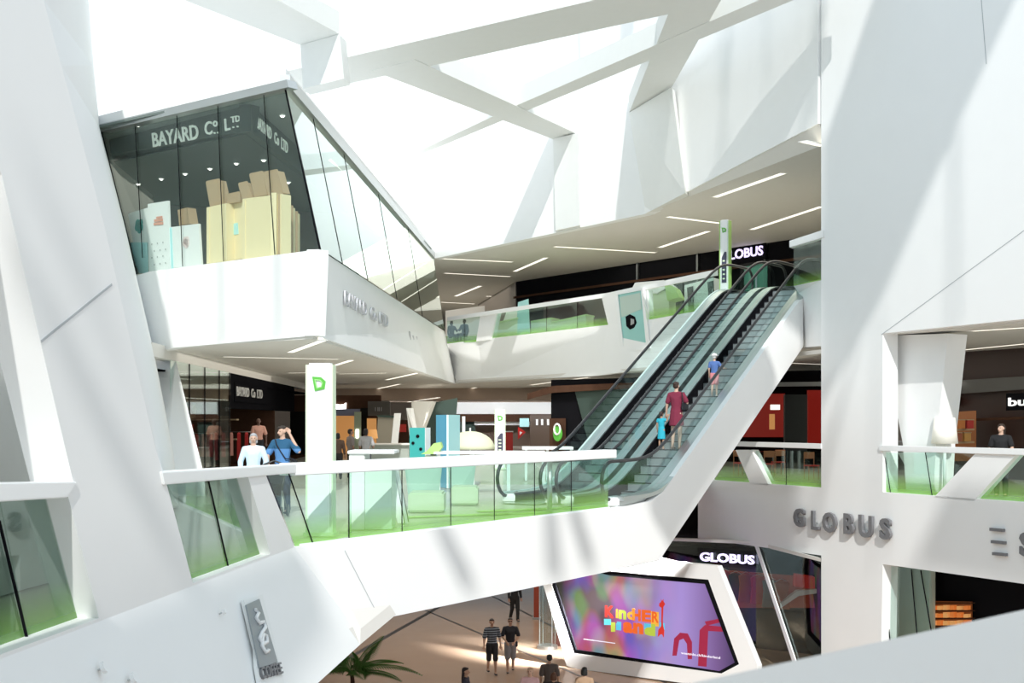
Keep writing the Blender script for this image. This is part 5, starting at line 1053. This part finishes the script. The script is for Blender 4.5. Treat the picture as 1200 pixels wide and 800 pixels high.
def two_tone(name, lo, hi, z):
    m = cloth(name, lo); nt = m.node_tree; b = nt.nodes['Principled BSDF']; tc = nt.nodes.new('ShaderNodeTexCoord'); sx = nt.nodes.new('ShaderNodeSeparateXYZ'); mr = nt.nodes.new('ShaderNodeMapRange'); mx = nt.nodes.new('ShaderNodeMix'); mx.data_type = 'RGBA'
    nt.links.new(tc.outputs['Object'], sx.inputs[0]); nt.links.new(sx.outputs['Z'], mr.inputs[0]); mr.inputs['From Min'].default_value = z-.01; mr.inputs['From Max'].default_value = z+.01; mx.inputs['A'].default_value = (*lo, 1); mx.inputs['B'].default_value = (*hi, 1)
    nt.links.new(mr.outputs[0], mx.inputs['Factor']); nt.links.new(mx.outputs['Result'], b.inputs['Base Color']); return m
def striped(name, a, c, sc):
    m = cloth(name, a); nt = m.node_tree; b = nt.nodes['Principled BSDF']; tc = nt.nodes.new('ShaderNodeTexCoord'); w_ = nt.nodes.new('ShaderNodeTexWave'); w_.bands_direction = 'Z'; w_.inputs['Scale'].default_value = sc; r_ = nt.nodes.new('ShaderNodeValToRGB'); r_.color_ramp.elements[0].color = (*a, 1); r_.color_ramp.elements[0].position = .72; r_.color_ramp.elements[1].color = (*c, 1); r_.color_ramp.elements[1].position = .8
    nt.links.new(tc.outputs['Object'], w_.inputs['Vector']); nt.links.new(w_.outputs['Fac'], r_.inputs[0]); nt.links.new(r_.outputs[0], b.inputs['Base Color']); return m
D = math.radians
# --- by the gallery rail
person(fl(297, 26.3), D(8), 1.69, 'woman with short grey hair in a pale blue long-sleeved blouse by the gallery rail', hair=((.42, .42, .44), 'bob'), top=((.60, .74, .84), .95), bottom=('trousers', (.55, .55, .52), 1), armL=((.27, -.03, 1.16), (.22, -.16, .95)), armR=((-.27, .0, 1.15), (-.26, -.10, .93)))
person(fl(331, 26.9), D(-14), 1.84, 'dark-haired man in a blue T-shirt with a black shoulder strap, one hand at his ear', hair=((.03, .018, .012), 'short'), top=(two_tone('fabric_blue', (.10, .26, .55), (.02, .10, .20), 1.36), .42), bottom=('trousers', (.05, .06, .10), 1), armL=((.36, -.02, 1.24), (.17, -.02, 1.58)), armR=((-.29, -.06, 1.18), (-.20, -.24, 1.02)), headturn=D(-24), headtilt=D(8), extras=strap_bag(BLK, (.24, .02, .98), -1))
# stroller
sb = fl(318, 25.9); r = root_of('stroller', sb, 'black stroller with curved push handle between the two people at the rail', 'stroller')
obj('push_handle', tube([sb+V3(p) for p in ((-.25, -.2, .55), (-.25, .25, 1.0), (-.2, .3, 1.06), (0, .31, 1.13), (.2, .3, 1.06), (.25, .25, 1.0), (.25, -.2, .55))], .02, 8), M['rubber'], r, smooth=True)
obj('seat', poly([sb+V3(p) for p in ((-.2, -.25, .45), (.2, -.25, .45), (.2, .1, .40), (.2, .25, .85), (-.2, .25, .85), (-.2, .1, .40))][0:3]+[sb+V3((-.2, .1, .40))], (0, 0, .06)), BLK, r); obj('backrest', poly([sb+V3(p) for p in ((-.2, .1, .42), (.2, .1, .42), (.2, .27, .9), (-.2, .27, .9))], (0, .03, 0)), BLK, r)
obj('frame', add_tube(tube([sb+V3(p) for p in ((-.25, -.2, .55), (-.26, -.4, .12))], .015), [sb+V3(p) for p in ((.25, -.2, .55), (.26, -.4, .12))], .015), M['darksteel'], r); obj('frame', add_tube(tube([sb+V3(p) for p in ((-.25, -.2, .55), (-.26, .35, .12))], .015), [sb+V3(p) for p in ((.25, -.2, .55), (.26, .35, .12))], .015), M['darksteel'], r)
for x in (-.27, .27):
    for y in (-.4, .35): c_ = sb+V3((x, y, .12)); obj('wheel', tube([c_-V3((.02, 0, 0)), c_+V3((.02, 0, 0))], .12, 16), M['rubber'], r)
mq = fl(303, 46.5); person(mq+V3((0, 0, .22)), D(20), 1.78, 'mannequin in a salmon pink top on a low plinth at the gallery shop entrance', name='mannequin', skin=mat('mannequin_brown', (.16, .09, .07), .5), hair=((.1, .06, .05), 'bald'), top=((.75, .40, .32), .4), bottom=('trousers', (.03, .03, .035), 1), face=False, armL=((.27, .03, 1.16), (.27, -.02, .90)), extras=lambda r, k, H: obj('plinth', lathe([(.32, -.22), (.32, 0), (.2, .0)]), M['brown'], r, world=False))
G = 'dim figures before the warm end shop'
person(fl(396, 42), D(180), 1.52, 'seated-height dark-haired figure in brown, beside the tall pylon, seen against the warm shop', G, skin=SKIND, hair=((.012, .01, .01), 'bob'), top=((.12, .07, .05), .9), bottom=('trousers', (.03, .025, .025), 1), face=False)
person(fl(411, 43), D(120), 1.64, 'man in a grey-brown shirt standing in profile before the warm shop', G, skin=SKIND, hair=((.02, .012, .01), 'short'), top=((.24, .20, .19), .4), bottom=('trousers', (.04, .035, .035), 1), face=False)
person(fl(429, 42), D(160), 1.66, 'dark-haired woman in a pale grey T-shirt beside the white counter top', G, skin=SKIND, hair=((.015, .01, .01), 'bob'), top=((.42, .41, .42), .4), bottom=('trousers', (.05, .05, .06), 1), armR=((-.26, -.05, 1.17), (-.16, -.24, 1.12)), face=False)
# --- upper gallery silhouettes
G = 'pair of dark figures at the far rail'
sit = dict(legL=((.10, -.42, .92), (.10, -.40, .53)), legR=((-.10, -.42, .92), (-.10, -.40, .53)))
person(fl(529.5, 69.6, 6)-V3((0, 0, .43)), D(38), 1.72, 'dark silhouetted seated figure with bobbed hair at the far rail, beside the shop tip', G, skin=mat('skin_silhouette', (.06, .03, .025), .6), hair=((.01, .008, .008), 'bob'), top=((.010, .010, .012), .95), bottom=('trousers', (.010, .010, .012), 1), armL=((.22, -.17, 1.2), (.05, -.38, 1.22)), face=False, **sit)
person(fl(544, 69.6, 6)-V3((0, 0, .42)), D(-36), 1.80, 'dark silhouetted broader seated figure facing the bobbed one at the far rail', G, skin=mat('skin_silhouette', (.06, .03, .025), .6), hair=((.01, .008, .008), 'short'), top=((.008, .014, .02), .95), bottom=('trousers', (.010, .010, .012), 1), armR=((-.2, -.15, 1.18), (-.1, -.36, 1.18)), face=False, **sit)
p_ = fl(537, 69.75, 6); r = root_of('bench', p_, 'small pale green bench carrying the two dark figures', 'bench', 'pale green benches on the upper gallery'); obj('seat_block', box(p_+V3((0, 0, .21)), (1.9, .45, .42)), M['palegreen'], r, bevel=.02); obj('seat_top', box(p_+V3((0, 0, .43)), (1.95, .5, .03)), M['green'], r)
# --- riders on the escalator
def on_step(i, v, du=.2): return E(.346*i+du, v, .2*i)
RZ = -D(33)+math.pi
def shoulder_bag(r, k, H): obj('shoulder_bag', box(V3((-.25, .02, 1.10))*k, (.10*k, .26*k, .18*k)), BLK, r, world=False, bevel=.02); obj('bag_strap', tube([V3(p)*k for p in ((-.25, -.1, 1.18), (-.19, -.06, 1.48), (-.19, .08, 1.47), (-.25, .12, 1.18))], .012*k, 6), BLK, r, world=False)
def mirror_bag(r, k, H): obj('shoulder_bag', box(V3((-.24, .05, 1.12))*k, (.12*k, .24*k, .2*k)), BLK, r, world=False, bevel=.02)
person(on_step(6, .60), RZ, 1.74, 'woman in a maroon knee-length dress with dark pinned hair riding the escalator', skin=SKIN, hair=((.035, .015, .01), 'bun'), top=((.20, .02, .05), .38), bottom=('dress', (.2, .02, .05), .62), shoes=(.35, .22, .16), armL=((.26, .02, 1.18), (.30, -.02, .95)), armR=((-.27, -.06, 1.2), (-.18, -.2, 1.12)), extras=shoulder_bag, face=True)
person(on_step(6, .99, .12), RZ, .98, 'small girl in a turquoise dress holding the hand of the maroon-dressed woman', skin=SKIN2, child=True, hair=((.03, .015, .012), 'tail'), top=((.03, .42, .55), .15), bottom=('dress', (.03, .42, .55), .5), shoes=(.4, .25, .2), armR=((-.27, -.02, 1.35), (-.34, -.02, 1.55)), face=True)
person(on_step(13, .62), RZ+.1, 1.18, 'child in a white sun hat, blue top and pink shorts higher up the escalator', skin=SKIN, child=True, hair=((.82, .80, .78), 'hat'), top=((.09, .17, .42), .3), bottom=('shorts', (.72, .26, .28), .42), shoes=(.6, .5, .45), armR=((-.30, -.06, 1.2), (-.36, -.2, 1.2)), face=True)
# --- wing
person(fl(1173, 32.6), D(-30), 1.86, 'woman with dark hair and black scoop-neck T-shirt standing behind the wing rail', skin=SKIN, hair=((.03, .015, .01), 'long'), top=((.012, .012, .014), .35), bottom=('trousers', (.02, .02, .025), 1), headturn=D(-25), armL=((.26, -.05, 1.17), (.20, -.22, 1.05)), armR=((-.25, .0, 1.15), (-.24, -.1, .92)))
# --- ground floor
walkA = dict(legL=((.095, -.10, .50), (.09, -.12, .09)), legR=((-.09, .04, .49), (-.09, .22, .14)))
walkB = dict(legR=((-.095, -.08, .50), (-.09, -.10, .09)), legL=((.09, .05, .49), (.09, .20, .13)))
person(fl(576.5, 40, -6), D(12), 1.74, 'man walking in a dark striped polo shirt and black shorts on the ground floor', skin=SKIN2, hair=((.03, .02, .015), 'short'), top=(striped('fabric_striped', (.03, .035, .045), (.30, .34, .38), 4.5), .42), bottom=('shorts', (.014, .014, .016), .52), shoes=(.02, .02, .02), armL=((.25, .04, 1.16), (.27, -.06, .92)), armR=((-.25, -.02, 1.15), (-.27, -.12, .93)), **walkA)
def belt_bag(r, k, H): obj('belt_bag', box(V3((.19, .02, .92))*k, (.09*k, .16*k, .18*k)), BLK, r, world=False, bevel=.02); obj('sunglasses', box(H((0, -.082, 1.655))*k, (.12*k, .02*k, .03*k)), M['black'], r, world=False)
person(fl(598, 40.3, -6), D(2), 1.72, 'man in a black polo shirt, grey shorts and sunglasses beside the striped walker', skin=SKIN2, hair=((.05, .035, .03), 'short'), top=((.012, .012, .016), .42), bottom=('shorts', (.25, .24, .24), .50), shoes=(.06, .05, .05), armL=((.27, -.02, 1.17), (.13, -.17, 1.0)), armR=((-.26, -.02, 1.17), (-.12, -.17, 1.0)), extras=belt_bag, **walkB)
person(fl(603, 50.5, -6), D(20), 1.76, 'figure all in black, head cut off by the bridge edge, walking on the ground floor', skin=SKIND, hair=((.02, .02, .02), 'short'), top=((.012, .012, .013), .95), bottom=('trousers', (.012, .012, .013), 1), face=False, **walkA)
person(fl(546, 32.6, -6), D(80), 1.66, 'woman with long straight dark hair in profile at the frame bottom, before the palm side', skin=SKIN2, hair=((.02, .012, .012), 'long'), top=((.03, .03, .05), .1), bottom=('trousers', (.03, .03, .05), 1))
person(fl(621, 32.6, -6), D(-10), 1.66, 'fair-haired person in a pale pink top at the frame bottom below the walkers', skin=SKIN, hair=((.55, .38, .24), 'short'), top=((.80, .52, .54), .3), bottom=('trousers', (.5, .5, .5), 1))
person(fl(644, 34.2, -6), D(175), 1.70, 'black-haired person seen from behind, head highest of the close pair at the frame bottom', skin=SKIN2, hair=((.014, .012, .012), 'short'), top=((.10, .08, .07), .4), bottom=('trousers', (.04, .04, .05), 1))
person(fl(649, 32.2, -6), D(170), 1.62, 'brown-haired woman with bare shoulders at the frame bottom, before the black-haired one', skin=SKIN2, hair=((.09, .035, .015), 'bob'), top=((.03, .02, .025), .05), bottom=('trousers', (.04, .03, .04), 1))
person(fl(685, 32.6, -6), D(165), 1.67, 'black-haired person in a tan top below the video wall corner', skin=SKIN2, hair=((.012, .012, .012), 'bob'), top=((.42, .28, .18), .35), bottom=('trousers', (.05, .06, .08), 1))
# ================================================================== UNSEEN SHADOW CASTERS HIGH OVER THE ATRIUM (added, shaped back from the wanted shadows)
SUN = Vector((.06, -.80, .59)).normalized()
def shade_caster(pts, z=26.0, name='shade_caster_panel', th=.4):  # projects a wanted shadow outline up the sun ray into an unseen blocker
    q = [p+SUN*((z-p.z)/SUN.z) for p in pts]
    return struct(name, poly(q, (0, 0, th)), M['white'])
shade_caster(P(RW, [(1030, -5), (962, 195), (955, 490), (1036, 345), (1123, 145), (1192, -5), (1230, -80), (1060, -80)]))
shade_caster(P(RW, [(780, 560), (937, 572), (937, 672), (780, 650)]), 26.5)
shade_caster(P(RW, [(1112, 586), (1074, 668), (1240, 705), (1240, 594)]), 26.5)
shade_caster(P(DF, [(760, 600), (775, 556), (890, 402), (910, 455), (838, 564), (803, 618), (790, 650)]), 27); shade_caster(P(DF, [(917, 374), (935, 343), (945, 340), (945, 400)]), 27)
shade_caster(P(LWL, [(-60, 800), (117, 732), (226, 692), (340, 648), (372, 700), (384, 748), (300, 880), (-60, 960)]), 26.2)
0 and shade_caster([Vector(p) for p in ((-3, -2, 1.6), (3.5, -2, 1.6), (3.5, 5, 1.6), (-3, 5, 1.6))], 26)
for pl, pts in ((DF, [(508, 622), (519, 620), (557, 692), (545, 698)]), (DF, [(636, 606), (652, 603), (660, 677), (640, 681)]), (DF, [(664, 602), (678, 600), (698, 664), (685, 669)]), (DF, [(783, 560), (787, 556), (802, 615), (797, 622)]),
    (BF, [(256, 306), (260, 305), (262, 404), (257, 404)]), (BF, [(322, 297), (327, 296), (328, 398), (323, 398)]), (BF, [(195, 313), (198, 312), (199, 408), (196, 408)]),
    (LW, [(8, 300), (20, 290), (142, 534), (128, 540)]), (LW, [(128, 540), (142, 534), (226, 682), (208, 688)]), (LWL, [(206, 692), (224, 688), (278, 800), (256, 806)]), (LW, [(52, 255), (72, 250), (124, 390), (108, 395)]), (LWL, [(250, 690), (262, 686), (312, 800), (296, 802)]),
    (UW2, [(839, 20), (845, 20), (851, 212), (847, 214)]), (UW2, [(856, 0), (861, 0), (842, 214), (837, 216)]), (UW2, [(892, 10), (897, 9), (901, 178), (897, 180)]), (UW2, [(955, 0), (972, 0), (950, 150), (938, 157)]),
    (UW1, [(473, 0), (480, 0), (486, 40), (479, 40)]), (UW1, [(548, 0), (556, 0), (560, 40), (552, 40)]), (UW1, [(627, 40), (630, 40), (634, 120), (631, 120)]), (UW1, [(675, 30), (679, 30), (683, 110), (679, 110)]), (UW1, [(728, 20), (745, 16), (738, 70), (724, 80)]),
    (RW, [(1114, 158), (1123, 146), (1121, 384), (1113, 386)]), (RW, [(1026, 380), (1031, 370), (1031, 665), (1026, 665)]), (RW, [(999, 424), (1007, 402), (966, 560), (952, 640), (945, 640), (958, 570)])):
    shade_caster(P(pl, pts), 25.2, 'shade_caster_bar', .25)
# ================================================================== LIGHT
sd = bpy.data.lights.new('sun', 'SUN'); so = bpy.data.objects.new('sun', sd); COL.objects.link(so)
S = SUN; so.rotation_euler = S.to_track_quat('Z', 'Y').to_euler(); so.location = (0, -10, 40)
sd.energy = 3.0; sd.angle = math.radians(.6); sd.color = (1, .985, .95)
w = bpy.data.worlds.new('World'); scn.world = w; w.use_nodes = True
w.node_tree.nodes['Background'].inputs[0].default_value = (.77, .905, 1, 1); w.node_tree.nodes['Background'].inputs[1].default_value = .93
def lamp(loc, size, power, col=(1, .93, .82), rot=(0, 0, 0)):  # area lights added under the ceilings to brighten floors and soffits
    d = bpy.data.lights.new('ceiling_fill', 'AREA'); d.shape = 'RECTANGLE'; d.size, d.size_y = size; d.energy = power*.27; d.color = col
    o = bpy.data.objects.new('ceiling_fill', d); COL.objects.link(o); o.location = loc; o.rotation_euler = rot
lamp((-8, 46, 3.85), (6, 20), 900); lamp((0, 56, 3.8), (8, 14), 900); lamp((-2, 74, 3.8), (18, 10), 900)
lamp((2, 60, 9.9), (14, 14), 1800); lamp((9, 48, 9.9), (6, 10), 900); lamp((-2, 85, 9.9), (14, 16), 1500)
lamp((12, 44, 4.25), (4, 10), 350); lamp((15, 37, 4.25), (4, 8), 220)
lamp((-2, 46, -1.7), (10, 16), 1500); lamp((6, 46, -2.2), (6, 5), 250)  # added to lift the dark ground floor
lamp((-9, 40, 9.3), (8, 8), 500)
lamp((2, 87, 3.1), (24, .5), 3200, (.95, .98, 1), (math.radians(72), 0, 0))  # added to brighten the far facade, in place of atrium daylight
d_ = bpy.data.lights.new('added_sun_patch', 'AREA'); d_.shape = 'RECTANGLE'; d_.size = .8; d_.size_y = .5; d_.energy = 420; d_.spread = math.radians(22)  # unseen light added to make the sun patch on the ground floor
o_ = bpy.data.objects.new('added_sun_patch', d_); COL.objects.link(o_); o_.location = (6.2, 37, -.6); o_.rotation_euler = (Vector((6.2, 37, -.6))-Vector((.5, 43.2, -6))).to_track_quat('Z', 'Y').to_euler()
vs_ = scn.view_settings; vs_.view_transform = 'Standard'; vs_.look = 'None'; vs_.gamma = 1; vs_.use_curve_mapping = False; vs_.exposure = 0.14
scn.cycles.diffuse_bounces = 6; scn.cycles.max_bounces = 24; scn.cycles.transparent_max_bounces = 24
